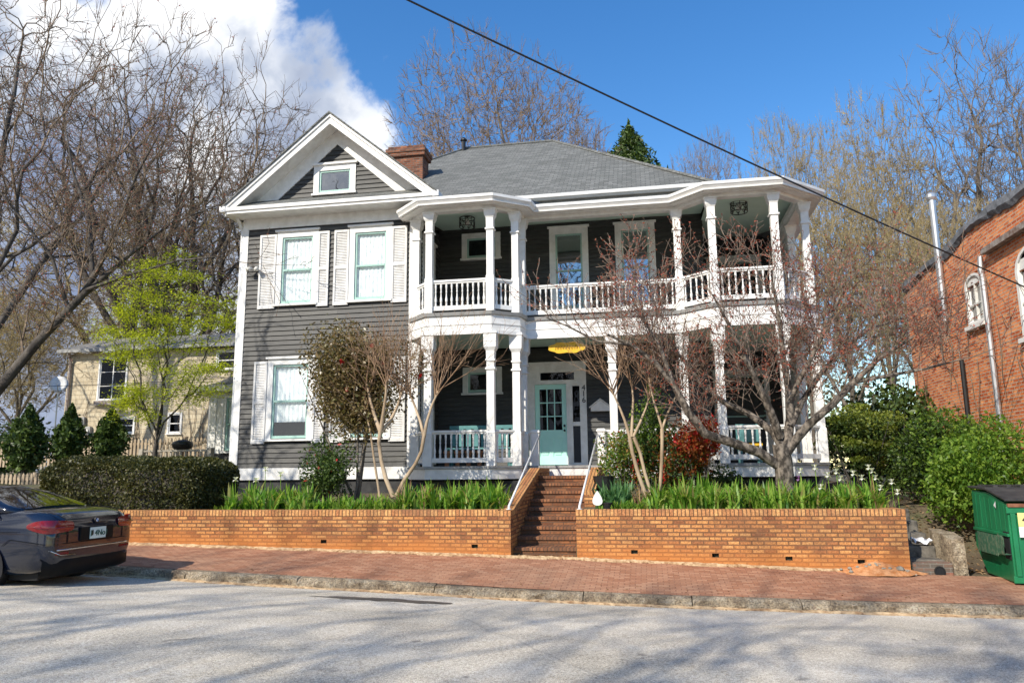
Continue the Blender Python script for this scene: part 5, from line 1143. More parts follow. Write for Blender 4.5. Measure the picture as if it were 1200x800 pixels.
# ---- iris and daylily beds (blades nobody could count: stuff)
def blades(name, label, cat, seed, regions, mat, hgt, wid, fl=None):
    rg = np.random.default_rng(seed); Vs = []; Fs = []; off = 0
    for (x0, x1, y0, y1, n_, hs) in regions:
        nc = max(1, n_//22); cx = rg.uniform(x0, x1, nc); cy = rg.uniform(y0, y1, nc); ch_ = rg.uniform(.6, 1.2, nc)
        k = rg.integers(0, nc, n_); bx = cx[k]+rg.normal(scale=.035, size=n_); by = cy[k]+rg.normal(scale=.035, size=n_); h = hgt*hs*ch_[k]*rg.uniform(.45, 1.2, n_)
        az = rg.uniform(0, 6.283, n_); ln = rg.uniform(.08, .95, n_)**1.3*h; fa = az+rg.uniform(.8, 2.2, n_); w_ = wid*rg.uniform(.7, 1.2, n_)
        zb = np.array([groundz(float(a), float(b2)) for a, b2 in zip(bx, by)])-.02
        S = [(0, 1), (.4, 1.0), (.75, .75), (1, .04)]; rows = []
        for t_, ww in S:
            px = bx+np.cos(az)*ln*t_**1.9; py = by+np.sin(az)*ln*t_**1.9; pz = zb+h*(t_-.34*t_**3*(ln/h)*1.5); dx = np.cos(fa)*w_*ww/2; dy = np.sin(fa)*w_*ww/2
            rows.append(np.stack([np.stack([px-dx, py-dy, pz], 1), np.stack([px+dx, py+dy, pz], 1)], 1))
        V = np.stack(rows, 1).reshape(-1, 3); i = np.arange(n_)[:, None]*8; j = np.arange(3)[None, :]*2; F_ = np.stack([i+j, i+j+1, i+j+3, i+j+2], -1).reshape(-1, 4)
        Vs.append(V); Fs.append(F_+off); off += len(V)
    o = np_mesh(name, np.concatenate(Vs), np.concatenate(Fs), mat); return tag(o, label, cat, kind='stuff')
X_ = lambda px, Y=12.5: at(px, 590, Y=Y).x
blades('iris_leaves', 'bright green sword-shaped iris leaves filling the left bed along the wall', 'iris leaves', 1, [(X_(268), X_(345), 12.3, 13.3, 1000, 1.0), (X_(345), X_(470), 12.3, 13.2, 800, .6), (X_(470), X_(596), 12.3, 13.6, 1800, 1.0)], L_iris, .47, .040)
blades('iris_leaves', 'bright green sword-shaped iris leaves filling the right bed along the wall', 'iris leaves', 2, [(X_(790), X_(1040), 12.3, 13.5, 3200, 1.0), (X_(700), X_(790), 12.3, 13.0, 300, .5), (X_(750), X_(850), 12.9, 14.0, 500, 1.15)], L_iris, .44, .038)
blades('tulip_leaves', 'blue-green leaves standing beside the black pot and the stairs', 'leaves', 3, [(X_(697), X_(745), 12.7, 13.7, 330, 1.15)], L_irisd, .4, .045)
blades('daylily_leaves', 'low arching light green leaves between the iris clumps of the left bed', 'leaves', 4, [(X_(345), X_(470), 12.25, 12.9, 1500, .8), (X_(252), X_(280), 12.3, 13.2, 160, .7), (X_(712), X_(770), 12.25, 12.6, 500, .6)], L_bright, .22, .02)
blades('dried_stalks', 'dry brown stalks and bent leaves standing among the irises', 'dry stalks', 21, [(X_(268), X_(596), 12.3, 13.5, 130, 1.0), (X_(740), X_(1040), 12.3, 13.5, 170, 1.0)], L_dead, .5, .016)
# iris flowers on stalks
def iris(px, py, Y, mat, lb, seed):
    q = at(px, py, Y=Y); zb = groundz(q.x, Y); t = thing('iris_flower', lb, 'flower', (q.x, Y, zb), 'tall irises in bloom over the flower beds'); rg = np.random.default_rng(seed)
    m_ = MB(); m_.tube([(q.x, Y, zb), (q.x+.01, Y, (zb+q.z)/2), (q.x, Y, q.z)], .006, 5); m_.build('stalk', L_iris, t)
    V = []; F_ = []
    for k in range(6):
        a = k*math.pi/3+rg.uniform(-.2, .2); s_ = .055; up_ = .05 if k % 2 else -.035; d = np.array([math.cos(a), math.sin(a), 0]); e_ = np.array([-math.sin(a), math.cos(a), 0]); c = np.array(q); b2 = len(V)
        V += [c, c+d*s_*.6+e_*s_*.5+[0, 0, up_*.7+.02], c+d*s_*1.05+[0, 0, up_], c+d*s_*.6-e_*s_*.5+[0, 0, up_*.7+.02]]; F_.append([b2, b2+1, b2+2, b2+3])
    np_mesh('petals', np.array(V), np.array(F_), mat, t)
fls = [(955, 548), (962, 571), (970, 557), (980, 553), (985, 561), (1000, 555), (1010, 560), (1018, 548), (1022, 552), (1026, 560), (1032, 572), (1045, 565), (1052, 577), (938, 552)]
pos = ['left of', 'right of', 'above', 'below', 'nearest', 'second from', 'third from', 'fourth from', 'fifth from', 'sixth from', 'seventh from', 'farthest from']
for i, (px, py) in enumerate(fls):
    ord_ = ['nearest', 'second nearest', 'third nearest', 'fourth nearest', 'fifth nearest', 'sixth nearest', 'seventh nearest', 'eighth nearest', 'ninth nearest', 'tenth nearest', 'eleventh nearest', 'twelfth nearest', 'farthest', 'fourteenth nearest']
    k = sorted(fls).index((px, py)); iris(px, py, 12.6+.05*(i % 5), petal, 'white iris bloom, %s to the redbud trunk' % (ord_[k] if k < 13 else 'outermost, at the wall corner, not'), 100+i) if k < 13 else iris(px, py, 12.55, petal, 'white iris bloom outermost over the end of the garden wall', 140)
iris(936, 561, 13.2, petalp, 'purple iris bloom just right of the redbud trunk', 151)
for i, (px, py, lb) in enumerate(((276, 562, 'white iris bloom at the left corner board of the house'), (311, 550, 'white iris bloom highest in the left bed'), (329, 556, 'cream iris bloom between the corner board and the dark nandina'), (300, 563, 'cream iris bloom lowest in the left bed'))): iris(px, py, 13.0, petal, lb, 160+i)
# fallen leaves and soil litter by the wall foot
def litter(name, label, cat, seed, C, size, mat):
    rg = np.random.default_rng(seed); V, F_ = leaves_np(np.array(C), size, rg, up=2.5, aspect=.6); return tag(np_mesh(name, V, F_, mat), label, cat, kind='stuff')
rg = np.random.default_rng(5); C = []
for i in range(420): x = rg.uniform(-8, 3.6); C.append((x, 12.0-abs(rg.normal(scale=.06))-.01, walkz(x, 11.95)+.012))
for i in range(160): x = rg.uniform(-8, 5.5); y = KY+rg.uniform(.17, .6)**1.3; C.append((x, y, walkz(x, y)+.01))
for i in range(130): x = rg.uniform(-2.1, -1.2); C.append((x, rg.uniform(12.05, 12.24), wz(x)+.02))
for i in range(300): x = rg.uniform(-8, 6); y = KY-.03-abs(rg.normal(scale=.05)); C.append((x, y, roadz(x, y)+.008))
litter('fallen_leaves', 'dry leaf litter along the foot of the garden wall and the kerb', 'leaf litter', 6, C, .016, L_dead)
C = [(rg.uniform(3.75, 5.3), y, 0) for y in rg.uniform(12.4, 15.5, 900)]; C = [(a, b2, groundz(a, b2)+.015) for a, b2, _ in C]
litter('fallen_leaves', 'brown leaf litter on the bank above the old side steps', 'leaf litter', 7, C, .03, L_dead)
gt_ = []
for i in range(14): x = rg.uniform(-4, 3.5); gt_.append((x, x+.25, KY+.17, KY+.24, 26, .12))
blades('kerb_weeds', 'tufts of weeds growing behind the kerb stones', 'weeds', 14, gt_, L_bright, .3, .012)

# ------------------------------------------------------------------ cream building, fences
CB = thing('cream_building', 'two-storey cream painted brick building with grey roof beyond the maple', 'building', (-20, 30, 1.5))
YB = 30.0; xa = at(78, 450, Y=YB).x; xb = -11.0; zt = at(78, 412, Y=YB).z; TB = Tf(YB)
def px_rect(x0, y0, x1, y1, Y): a = at(x0, y0, Y=Y); b2 = at(x1, y1, Y=Y); return (a.x, b2.x, b2.z, a.z)
wA = px_rect(119, 420, 146, 468, YB); wB = px_rect(139, 490, 156, 507, YB); wC = px_rect(199, 485, 211, 507, YB); wD = px_rect(256, 412, 278, 432, YB)
def wall_holes(mb, T, u0, u1, z0, z1, hs, m_=0):
    us_ = sorted({u0, u1, *[h[0] for h in hs], *[h[1] for h in hs]}); zs_ = sorted({z0, z1, *[h[2] for h in hs], *[h[3] for h in hs]})
    for a, b2 in zip(us_[:-1], us_[1:]):
        for c, d in zip(zs_[:-1], zs_[1:]):
            if any(h[0]-1e-4 < (a+b2)/2 < h[1] and h[2] < (c+d)/2 < h[3] for h in hs): continue
            mb.poly([T(a, 0, c), T(b2, 0, c), T(b2, 0, d), T(a, 0, d)], m_)
m_ = MB(); wall_holes(m_, TB, xa, xb, .8, zt-.12, [wA, wB, wC, wD]); m_.poly([(xa, YB, .8), (xa, 36.4, .8), (xa, 36.4, zt-.12), (xa, YB, zt-.12)]); m_.poly([(xb, YB, .8), (xb, 36.4, .8), (xb, 36.4, zt-.12), (xb, YB, zt-.12)]); m_.build('brick_wall', cream, CB)
m_ = MB(); m_.loft([[(xa-.35, YB-.35, zt-.1), (xb, YB-.35, zt-.1), (xb, YB-.35, zt+.03), (xa-.35, YB-.35, zt+.03)], [(xa-.35, 33, zt+1.0), (xb, 33, zt+1.0), (xb, 33, zt+1.13), (xa-.35, 33, zt+1.13)]]); m_.loft([[(xa-.35, 33, zt+1.0), (xb, 33, zt+1.0), (xb, 33, zt+1.13), (xa-.35, 33, zt+1.13)], [(xa-.35, 36.8, zt-.1), (xb, 36.8, zt-.1), (xb, 36.8, zt+.03), (xa-.35, 36.8, zt+.03)]]); m_.build('roof', shingle2, CB)
m_ = MB(); m_.box(xa-.3, xb, YB-.42, YB-.33, zt-.12, zt+.02); m_.build('gutter', greyp, CB)
for (q, kd) in ((wA, 'grid'), (wB, 'double'), (wC, 'double'), (wD, 'double')): window(TB, *q, trim=.07, cap=False, kind=kd, cover=None, glassm=glassk, parent=CB, sashm=white)
m_ = MB(); m_.tube([(xa+.25, YB-.3, zt-.1), (xa+.2, YB-.1, zt-.5), (xa+.2, YB-.1, 1.5)], .06, 7); m_.build('downpipe', rustpipe, CB)
m_ = MB(); q = px_rect(113, 470, 148, 474, YB); m_.box(q[0], q[1], YB-.18, YB-.02, q[2], q[3]); m_.build('window_sill', rustpipe, CB)
for px in (158, 172, 230, 241):
    pass
for i, (px, py, lb) in enumerate(((98, 494, 'grey meter box higher on the cream brick wall'), (95, 502, 'grey meter box to the left on the cream brick wall'), (105, 505, 'grey meter box lowest on the cream brick wall'))):
    q = at(px, py, Y=YB); t = thing('meter_box', lb, 'meter', (q.x, YB, q.z), 'meter boxes on the cream building'); m_ = MB(); m_.box(q.x-.14, q.x+.14, YB-.16, YB-.01, q.z-.2, q.z+.2); m_.build('casing', greyp, t, bevel=.02); m_ = MB(); m_.lathe(0, 0, [(0, .1), (.05, .09)], 12); m_.v = [(q.x+v[0], YB-.17-v[2], q.z+v[1]) for v in m_.v]; m_.build('dial', lightgrey, t)
# vines on the cream wall
rn = random.Random(3); L_ = []
for i in range(34):
    px = rn.choice([rn.uniform(82, 118), rn.uniform(215, 248), rn.uniform(150, 190)]); q = at(px, 530, Y=YB-.05); pts = [Vector((q.x, YB-.05, 1.6))]; hh = rn.uniform(1.5, 5)
    for k in range(7): pts.append(pts[-1]+Vector((rn.gauss(0, .12), 0, hh/7)))
    L_.append((pts, [.025-.003*k for k in range(8)]))
V, F_ = tubes_np(L_, 4); tag(np_mesh('wall_vines', V, F_, twig_d, None, None), 'bare brown vines climbing the cream brick wall', 'vines', kind='stuff')
# dish
q = at(69, 450, Y=27); t = thing('satellite_dish', 'white satellite dish on a pole left of the cream building', 'satellite dish', (q.x, 27, 1.5)); m_ = MB(); ring = []
n0 = Vector((.5, -.85, .25)).normalized(); a_ = n0.cross(Vector((0, 0, 1))).normalized(); b2_ = a_.cross(n0)
for rr_, dd_ in ((.02, -.08), (.2, -.05), (.34, .0), (.35, .012), (.2, -.03), (.02, -.06)): ring.append([q+n0*dd_+(a_*math.cos(x_)+b2_*math.sin(x_))*rr_ for x_ in np.linspace(0, 2*math.pi, 17)[:-1]])
m_.loft(ring); m_.build('reflector', white2, t, smooth=True); m_ = MB(); m_.tube([(q.x, 27.0, 1.3), (q.x, 27.0, q.z-.1), q-n0*.08], .03, 6); m_.tube([q-b2_*.3, q+n0*.35-b2_*.1], .012, 5); m_.build('mast', galv, t)
# low brown neighbour at the far left
# distant woods as one mass of twigs is covered by the bare trees; a low far hedge line closes the view
rg = np.random.default_rng(77); n_ = 70000; C = np.stack([rg.uniform(-120, 110, n_), rg.uniform(68, 80, n_), np.zeros(n_)], 1); C[:, 2] = 1+np.abs(rg.normal(scale=1, size=n_))*(3.2+1.8*np.sin(C[:, 0]*.13)+1.2*np.sin(C[:, 0]*.41)); C[:, 2] = np.minimum(C[:, 2], 12)
V, F_ = leaves_np(C, .26, rg, aspect=.5); tag(np_mesh('far_woods', V, F_, leaf_mat('far_wood', [(.07, .06, .04), (.12, .1, .06), (.1, .12, .05)], .1)), 'brown and olive woods closing the view far behind the houses', 'woods', kind='stuff')
def picket(label, p0, p1, h, mat, gap=.12, pw=.07, z=None, rails=2):
    t = thing('picket_fence', label, 'fence', (p0[0], p0[1], z)); m_ = MB(); L_ = p1[0]-p0[0]; k = int(L_/gap)
    for i in range(k+1):
        x_ = p0[0]+L_*i/k; y_ = p0[1]+(p1[1]-p0[1])*i/k; hh = h*(1+.015*math.sin(i*7.3)); m_.loft([[(x_-pw/2, y_, z), (x_+pw/2, y_, z), (x_+pw/2, y_, z+hh-.05), (x_, y_, z+hh), (x_-pw/2, y_, z+hh-.05)], [(x_-pw/2, y_+.02, z), (x_+pw/2, y_+.02, z), (x_+pw/2, y_+.02, z+hh-.05), (x_, y_+.02, z+hh), (x_-pw/2, y_+.02, z+hh-.05)]])
    m_.build('pickets', mat, t); m_ = MB()
    for zz in ([z+h*.25, z+h*.8] if rails == 2 else [z+h*.5]): m_.bar((p0[0], p0[1]+.045, zz), (p1[0], p1[1]+.045, zz), .04, .07)
    m_.build('rail', mat, t)
    for i in range(int(L_/1.8)+1): x_ = p0[0]+min(i*1.8, L_); q = MB(); q.box(x_-.05, x_+.05, p0[1]+.07, p0[1]+.16, z, z+h*1.05); q.build('post', mat, t)
picket('pale wooden picket fence behind the conical evergreens', (at(-30, 530, Y=20.5).x, 20.5), (at(248, 530, Y=20.5).x, 20.5), .8, wood, z=at(100, 540, Y=20.5).z-.15)
picket('low tan picket edging left of the hedge', (at(-40, 560, Y=15.6).x, 15.6), (at(76, 560, Y=15.6).x, 15.6), .26, wood, gap=.11, pw=.06, z=at(40, 567, Y=15.6).z, rails=1)
# kettle grill
q = at(214, 521, Y=19.0); t = thing('kettle_grill', 'black kettle grill standing in front of the picket fence', 'grill', (q.x, 19.0, 1.3))
m_ = MB(); m_.lathe(q.x, 19.0, [(q.z-.16, .08), (q.z-.1, .24), (q.z, .28), (q.z+.02, .285), (q.z+.08, .25), (q.z+.13, .12), (q.z+.14, .02)], 18); m_.build('bowl', black, t, smooth=True)
for k in range(3): a = k*2.1; m_ = MB(); m_.tube([(q.x+.16*math.cos(a), 19+.16*math.sin(a), q.z-.1), (q.x+.3*math.cos(a), 19+.3*math.sin(a), 1.25)], .012, 5); m_.build('leg', black, t)
t = thing('deck_railing', 'weathered grey wooden deck railing beside the grill', 'railing', (at(170, 540, Y=18.6).x, 18.6, 1.3)); x0, x1 = at(166, 540, Y=18.6).x, at(246, 540, Y=18.6).x; zz = at(200, 528, Y=18.6).z
m_ = MB(); m_.bar((x0, 18.6, zz), (x1, 18.6, zz), .1, .05); m_.bar((x0, 18.6, zz-.42), (x1, 18.6, zz-.42), .05, .07); m_.build('top_rail', greywood, t); m_ = MB()
for i in range(15): x_ = x0+(x1-x0)*i/14; m_.box(x_-.02, x_+.02, 18.58, 18.62, zz-.5, zz-.026)
m_.build('slats', greywood, t)
for x_ in (x0, x1): m_ = MB(); m_.box(x_-.06, x_+.06, 18.52, 18.68, .9, zz+.06); m_.build('post', greywood, t)

# ------------------------------------------------------------------ red brick building
BX = 7.2; RB = thing('brick_building', 'tall weathered red brick building at the right edge with white arched windows', 'building', (BX, 13.2, 0))
TR = lambda u, o, z: (BX-o, u, z)
def onx(px, py): return at(px, py, X=BX)
a1 = onx(1135, 378); a2 = onx(1153, 325); b1 = onx(1193, 400); 
wn1 = (onx(1154, 350).y, onx(1133, 350).y, onx(1150, 378).z, onx(1143, 332).z); wn2 = (14.1, onx(1195, 350).y, 4.0, 5.3)
print('arched', wn1, wn2)
m_ = MB(); top_ = [(13.2, 6.72), (15.0, 6.74), (16.2, 6.80), (17.5, 6.78), (19.2, 6.6), (21.8, 6.5)]
def arch(u0, u1, z1, k=8): c = (u0+u1)/2; r_ = (u1-u0)/2; return [(c+r_*math.cos(math.pi*i/k), z1+r_*.55*math.sin(math.pi*i/k)) for i in range(k+1)]
wall_holes(m_, TR, 13.2, 21.8, -.6, 6.4, [(wn1[0], wn1[1], wn1[2], wn1[3]+.28*(wn1[1]-wn1[0])), (wn2[0], wn2[1], wn2[2], wn2[3]+.2)])
for (ya, za), (yb, zb) in zip(top_[:-1], top_[1:]): m_.poly([TR(ya, 0, 6.4), TR(yb, 0, 6.4), TR(yb, 0, zb), TR(ya, 0, za)])
m_.poly([(BX, 13.2, -.6), (16, 13.2, -.6), (16, 13.2, 6.72), (BX, 13.2, 6.72)]); m_.poly([(BX, 21.8, -.6), (16, 21.8, -.6), (16, 21.8, 6.4), (BX, 21.8, 6.4)])
m_.poly([(BX, 13.2, 6.6), (16, 13.2, 6.6), (16, 21.8, 6.3), (BX, 21.8, 6.3)])
m_.build('brick_wall', brick_b, RB)
rn = random.Random(8); m_ = MB(); rings = []
for i in range(60):
    y = 13.2+8.6*i/59; z = float(np.interp(y, [a for a, _ in top_], [b2 for _, b2 in top_])); j = lambda s: rn.uniform(-s, s); dp = .12+.06*math.sin(y*2.1)+j(.03)
    rings.append([(BX-.03+j(.015), y, z-dp), (BX-.09+j(.02), y, z-dp*.4), (BX-.08, y, z+.09+j(.025)), (BX+.15, y, z+.13+j(.02)), (BX+.4, y, z+.08), (BX+.4, y, z-.1)])
m_.loft(rings); m_.build('parapet_membrane', bitumen, RB)
for k, q in enumerate((wn1, wn2)):
    u0, u1, z0_, z1_ = q; fo = MB(); ar = arch(u0, u1, z1_); ari = arch(u0+.1, u1-.1, z1_); 
    fo.loft([[TR(u, .03, z) for u, z in [(u1, z0_)]+ar+[(u0, z0_)]], [TR(u, .03, z) for u, z in [(u1-.09, z0_+.08)]+ari+[(u0+.09, z0_+.08)]], [TR(u, -.06, z) for u, z in [(u1-.09, z0_+.08)]+ari+[(u0+.09, z0_+.08)]]], cap=False)
    fo.poly([TR(u, .0, z) for u, z in ari]); fo.box(u0-.05, u1+.05, -.02, .1, z0_-.09, z0_, 0, TR)
    # brick fill of the arch corners
    zt_ = z1_+.28*(u1-u0) if k == 0 else z1_+.2+.0
    f_o = fo.build('window', white, RB)
    fb = MB(); fb.poly([TR(u, -.012, z) for u, z in [(u0-.01, z1_-.02), (u0-.01, z1_+.32*(u1-u0)), (u1+.01, z1_+.32*(u1-u0)), (u1+.01, z1_-.02)]]); fb.build('arch_infill', brick_b, RB)
    g_ = MB(); g_.poly([TR(u0+.09, -.05, z0_+.08), TR(u1-.09, -.05, z0_+.08), TR(u1-.09, -.05, z1_), TR(u0+.09, -.05, z1_)]); g_.build('pane', glass, f_o); g_ = MB(); zm = (z0_+z1_)/2; g_.box(u0+.09, u1-.09, -.05, .01, zm-.02, zm+.02, 0, TR); g_.box((u0+u1)/2-.012, (u0+u1)/2+.012, -.05, .008, z0_+.08, z1_, 0, TR); g_.build('sash', lightgrey, f_o)
    g_ = MB(); g_.poly([TR(u0, -.2, z0_), TR(u1, -.2, z0_), TR(u1, -.2, z1_+.2), TR(u0, -.2, z1_+.2)]); g_.build('blind', white2, f_o)
m_ = MB(); gy = onx(1158, 292); m_.box(BX-.16, BX-.02, 13.2, gy.y, gy.z-.12, gy.z+.0); m_.build('gutter', rustpipe, RB)
m_ = MB(); dy = onx(1158, 330).y; m_.tube([(BX-.1, dy, gy.z-.1), (BX-.12, dy, gy.z-.4), (BX-.1, dy, gy.z-.6), (BX-.1, dy, .6)], .055, 8); m_.build('downpipe', galv, RB)
m_ = MB(); m_.tube([(BX-.12, 19.0, 5.0), (BX-.12, 19.0, 8.05)], .075, 10); m_.lathe(BX-.12, 19.0, [(8.0, .09), (8.06, .12), (8.14, .12), (8.2, .05)], 10); m_.build('flue_pipe', galv, RB)
m_ = MB(); m_.tube([(BX-.09, 18.4, .6), (BX-.09, 18.4, 4.0)], .05, 8); m_.build('dark_pipe', black, RB)
rn = random.Random(13); L_ = []
for i in range(26):
    y = rn.uniform(14, 24); pts = [Vector((BX-.04, y, rn.uniform(.8, 4)))]; hh = rn.uniform(1, 3.4)
    for k in range(6): pts.append(pts[-1]+Vector((0, rn.gauss(0, .14), hh/6)))
    pts = [q for q in pts if q.z < 6.5]
    if len(pts) > 2: L_.append((pts, [.008]*len(pts)))
V, F_ = tubes_np(L_, 4); tag(np_mesh('wall_vines', V, F_, twig_d), 'dead vine stems creeping over the red brick wall', 'vines', kind='stuff')

# ------------------------------------------------------------------ old side steps, pipe, rubble
SS = thing('stone_steps', 'worn old stone and brick side steps between garden wall and dumpster', 'steps', (3.9, 12.2, 0))
for i in range(5):
    m_ = MB(); ya = 12.35+.34*i; za = .09+.165*(i+1); m_.box(3.67, 4.25, ya, ya+.5, za-.35, za); m_.build('step', mat_noise('step_stone', (.06, .055, .048), (.19, .17, .14), 7, .9, bmp=.02, bscale=16) if i == 0 else bpy.data.materials['step_stone'], SS, bevel=.02)
m_ = MB(); m_.box(3.665, 4.26, 12.12, 12.35, -.2, .235); m_.build('brick_riser', brick_old, SS)
m_ = MB(); rings = []; rn = random.Random(2)
for i in range(5):
    y = 12.12+.22*i; zt_ = .58+.02*i; j = lambda: rn.uniform(-.02, .02); rings.append([(4.262+j(), y, -.3), (4.262+j(), y, zt_+j()), (4.46+j(), y, zt_+j()), (4.47+j(), y, -.3)])
m_.loft(rings); m_.build('side_block', granite, SS)
t = thing('drain_pipe', 'round black drain pipe mouth in the brick riser of the side steps', 'pipe', (4.08, 12.12, .12)); m_ = MB(); ring = []
for rr_, y in ((.075, 12.10), (.075, 12.3), (.06, 12.3), (.06, 12.10), (.075, 12.10)): ring.append([(4.08+rr_*math.cos(a), y, .12+rr_*math.sin(a)) for a in np.linspace(0, 2*math.pi, 17)[:-1]])
m_.loft(ring, cap=False); m_.build('pipe_wall', black, t); m_ = MB(); m_.poly([(4.08+.062*math.cos(a), 12.109, .12+.062*math.sin(a)) for a in np.linspace(0, 2*math.pi, 17)[:-1]]); m_.build('pipe_bore', dark, t)
def crumple(name, label, c, s_, seed, mat):
    rg = np.random.default_rng(seed); k = 7; V = []; 
    for j in range(k):
        for i in range(k): V.append((c[0]+(i/(k-1)-.5)*s_[0]*(1+rg.uniform(-.15, .15)), c[1]+(j/(k-1)-.5)*s_[1], c[2]+rg.uniform(0, s_[2])))
    F_ = np.array([[j*k+i, j*k+i+1, (j+1)*k+i+1, (j+1)*k+i] for j in range(k-1) for i in range(k-1)]); return tag(np_mesh(name, np.array(V), F_, mat, None, tuple(c)), label, 'litter')
crumple('crumpled_paper', 'crumpled white paper lying on the old side steps', (4.08, 12.75, .43), (.26, .16, .12), 3, paper)
q = at(785, 708, Z=-.1); crumple('crumpled_paper', 'flattened pale blue wrapper in the gutter below the kerb', (q.x, q.y, roadz(q.x, q.y)+.01), (.16, .07, .02), 4, mat_noise('blue_wrapper', (.4, .6, .75), (.75, .8, .82), 9, .5))
rg = np.random.default_rng(31); qx = at(1030, 670, Y=11.9).x
m_ = MB(); rings = []
for i, (r_, h) in enumerate(((.62, 0), (.45, .05), (.28, .10), (.12, .15), (.02, .17))): rings.append([(qx+r_*math.cos(a)*(1+rg.uniform(-.15, .15)), 12.0-max(0, r_*.5*math.sin(a))*(1+rg.uniform(-.1, .1)), walkz(qx, 11.9)+h+rg.uniform(-.01, .01)) for a in np.linspace(0, math.pi, 14)])
m_.loft(rings, cap=False, closed=False); tag(m_.build('dirt_mound', mat_noise('clay', (.42, .16, .05), (.62, .32, .15), 12, .95, bmp=.03, bscale=30), smooth=True), 'heap of red clay washed out at the foot of the garden wall', 'dirt', kind='stuff')
rub = MB()
for i in range(26):
    a = rg.uniform(0, math.pi); r_ = rg.uniform(.0, .58); cx_, cy_ = qx+r_*math.cos(a), 12-.05-r_*.4*math.sin(a); cz_ = walkz(cx_, cy_)+.14*(1-r_/.62)+.01; s_ = rg.uniform(.008, .03) if i else .06
    m_ = MB() if i == 0 else rub
    m_.lathe(cx_, cy_, [(cz_-s_*.6, s_*.6), (cz_, s_*1.1), (cz_+s_*.5, s_*.8), (cz_+s_*.8, s_*.3)], 6, rot=rg.uniform(0, 3))
    if i == 0: tag(m_.build('rock', stone, loc=(cx_, cy_, cz_-s_*.6)), 'fist-sized stone lying on the heap of red clay at the wall foot', 'stone')
tag(rub.build('rubble', stone), 'small rubble scattered over the heap of red clay', 'rubble', kind='stuff')
# white teardrop sign and pot by the stairs
q = at(700, 580, Y=12.35); t = thing('yard_sign', 'white teardrop-shaped plaque standing in the bed at the top of the right garden wall', 'sign', (q.x, 12.35, .97))
m_ = MB(); pts = [(q.x+.078*math.sin(a)*(1-math.cos(a)*.62)*.9, 12.33, q.z-.045+.115*math.cos(a)) for a in np.linspace(0, 2*math.pi, 28)[:-1]]; m_.loft([pts, [(p_[0], 12.345, p_[2]) for p_ in pts]]); m_.build('plaque', white2, t); m_ = MB(); m_.tube([(q.x, 12.352, .9), (q.x, 12.352, q.z)], .008, 5); m_.build('stake', black, t)
q = at(712, 590, Y=12.4); t = thing('plant_pot', 'small black plastic plant pot beside the white teardrop plaque', 'plant pot', (q.x, 12.42, .96)); m_ = MB(); m_.lathe(q.x, 12.42, [(.96, .06), (1.07, .08), (1.08, .088), (1.09, .088), (1.09, .078), (1.06, .075)], 14); m_.build('pot_body', black, t)
q = at(707, 548, Y=14.2); t = thing('plant_pot', 'large black pot behind the blue-green leaves', 'plant pot', (q.x, 14.2, .96)); m_ = MB(); m_.lathe(q.x, 14.2, [(.96, .13), (1.45, .19), (1.5, .2), (1.5, .17), (1.42, .16)], 16); m_.build('pot_body', black, t)

# ------------------------------------------------------------------ dumpster
gd = mat_noise('dumpster_green', (.006, .12, .045), (.012, .19, .075), 3, .42, (1, 1, .4), bmp=.012, bscale=3)
gdd = mat_noise('scuffed_green', (.04, .12, .07), (.2, .22, .15), 14, .6, lo=.45, hi=.75)
lidm = mat_noise('dumpster_lid', (.02, .02, .02), (.06, .055, .05), 4, .7, bmp=.02, bscale=6)
rustm = mat_noise('rust', (.16, .06, .03), (.3, .13, .07), 10, .8)
DX, DY, DZ0 = 4.78, 11.45, .0; W_, D_, HT = 1.75, 1.35, 1.13
DU = thing('dumpster', 'dented green front-load dumpster with black lid beside the brick building', 'dumpster', (DX, DY, DZ0)); rotd = R(-4)
def TD(x, y, z): return (DX+x*math.cos(rotd)-y*math.sin(rotd), DY+x*math.sin(rotd)+y*math.cos(rotd), DZ0+z)
side = [(0.0, .06), (0.0, HT-.04), (D_*.5, HT+.10), (D_, HT+.12), (D_+.05, .42), (D_-.32, .06)]
m_ = MB(); m_.loft([[TD(0, y, z) for y, z in side], [TD(W_, y, z) for y, z in side]]); m_.build('body', gd, DU, bevel=.012)
m_ = MB()
for z in (.06, HT-.16): m_.box(-.02, W_+.02, -.03, .0, z, z+.09, 0, TD)
for k in range(5): x_ = .02+k*(W_-.1)/4; m_.box(x_, x_+.06, -.045, .0, .15, HT-.16, 0, TD)
m_.build('front_ribs', gd, DU, bevel=.006)
m_ = MB()
for k in range(7): y_ = .1+k*.18; m_.box(-.006, .0, y_, y_+.03, .72, HT-.05+.1*y_, 0, TD)
m_.box(-.03, 0, .0, D_, .66, .70, 0, TD); m_.build('side_ribs', gd, DU, bevel=.005)
m_ = MB(); m_.box(-.075, -.0, .22, .27, .40, .66, 0, TD); m_.box(-.075, 0, .27, 1.05, .60, .64, 0, TD); m_.box(-.075, 0, .27, 1.05, .40, .43, 0, TD); m_.box(-.08, -.075, .27, 1.05, .38, .66, 0, TD); m_.build('fork_pocket', gdd, DU, bevel=.006)
m_ = MB(); m_.poly([TD(-.085, .02, .42), TD(-.085, .21, .42), TD(-.085, .21, .70), TD(-.085, .02, .62)]); m_.box(-.085, .0, .005, .215, .425, .43, 0, TD); m_.box(-.012, -.002, .02, .215, .36, .72, 1, TD); m_.build('fork_pocket', [gdd, dark], DU)
m_ = MB(); a = [(-.04, HT+.0), (-.04, HT+.03), (D_*.5, HT+.17), (D_+.06, HT+.18), (D_+.06, HT+.15), (D_*.5, HT+.13)]
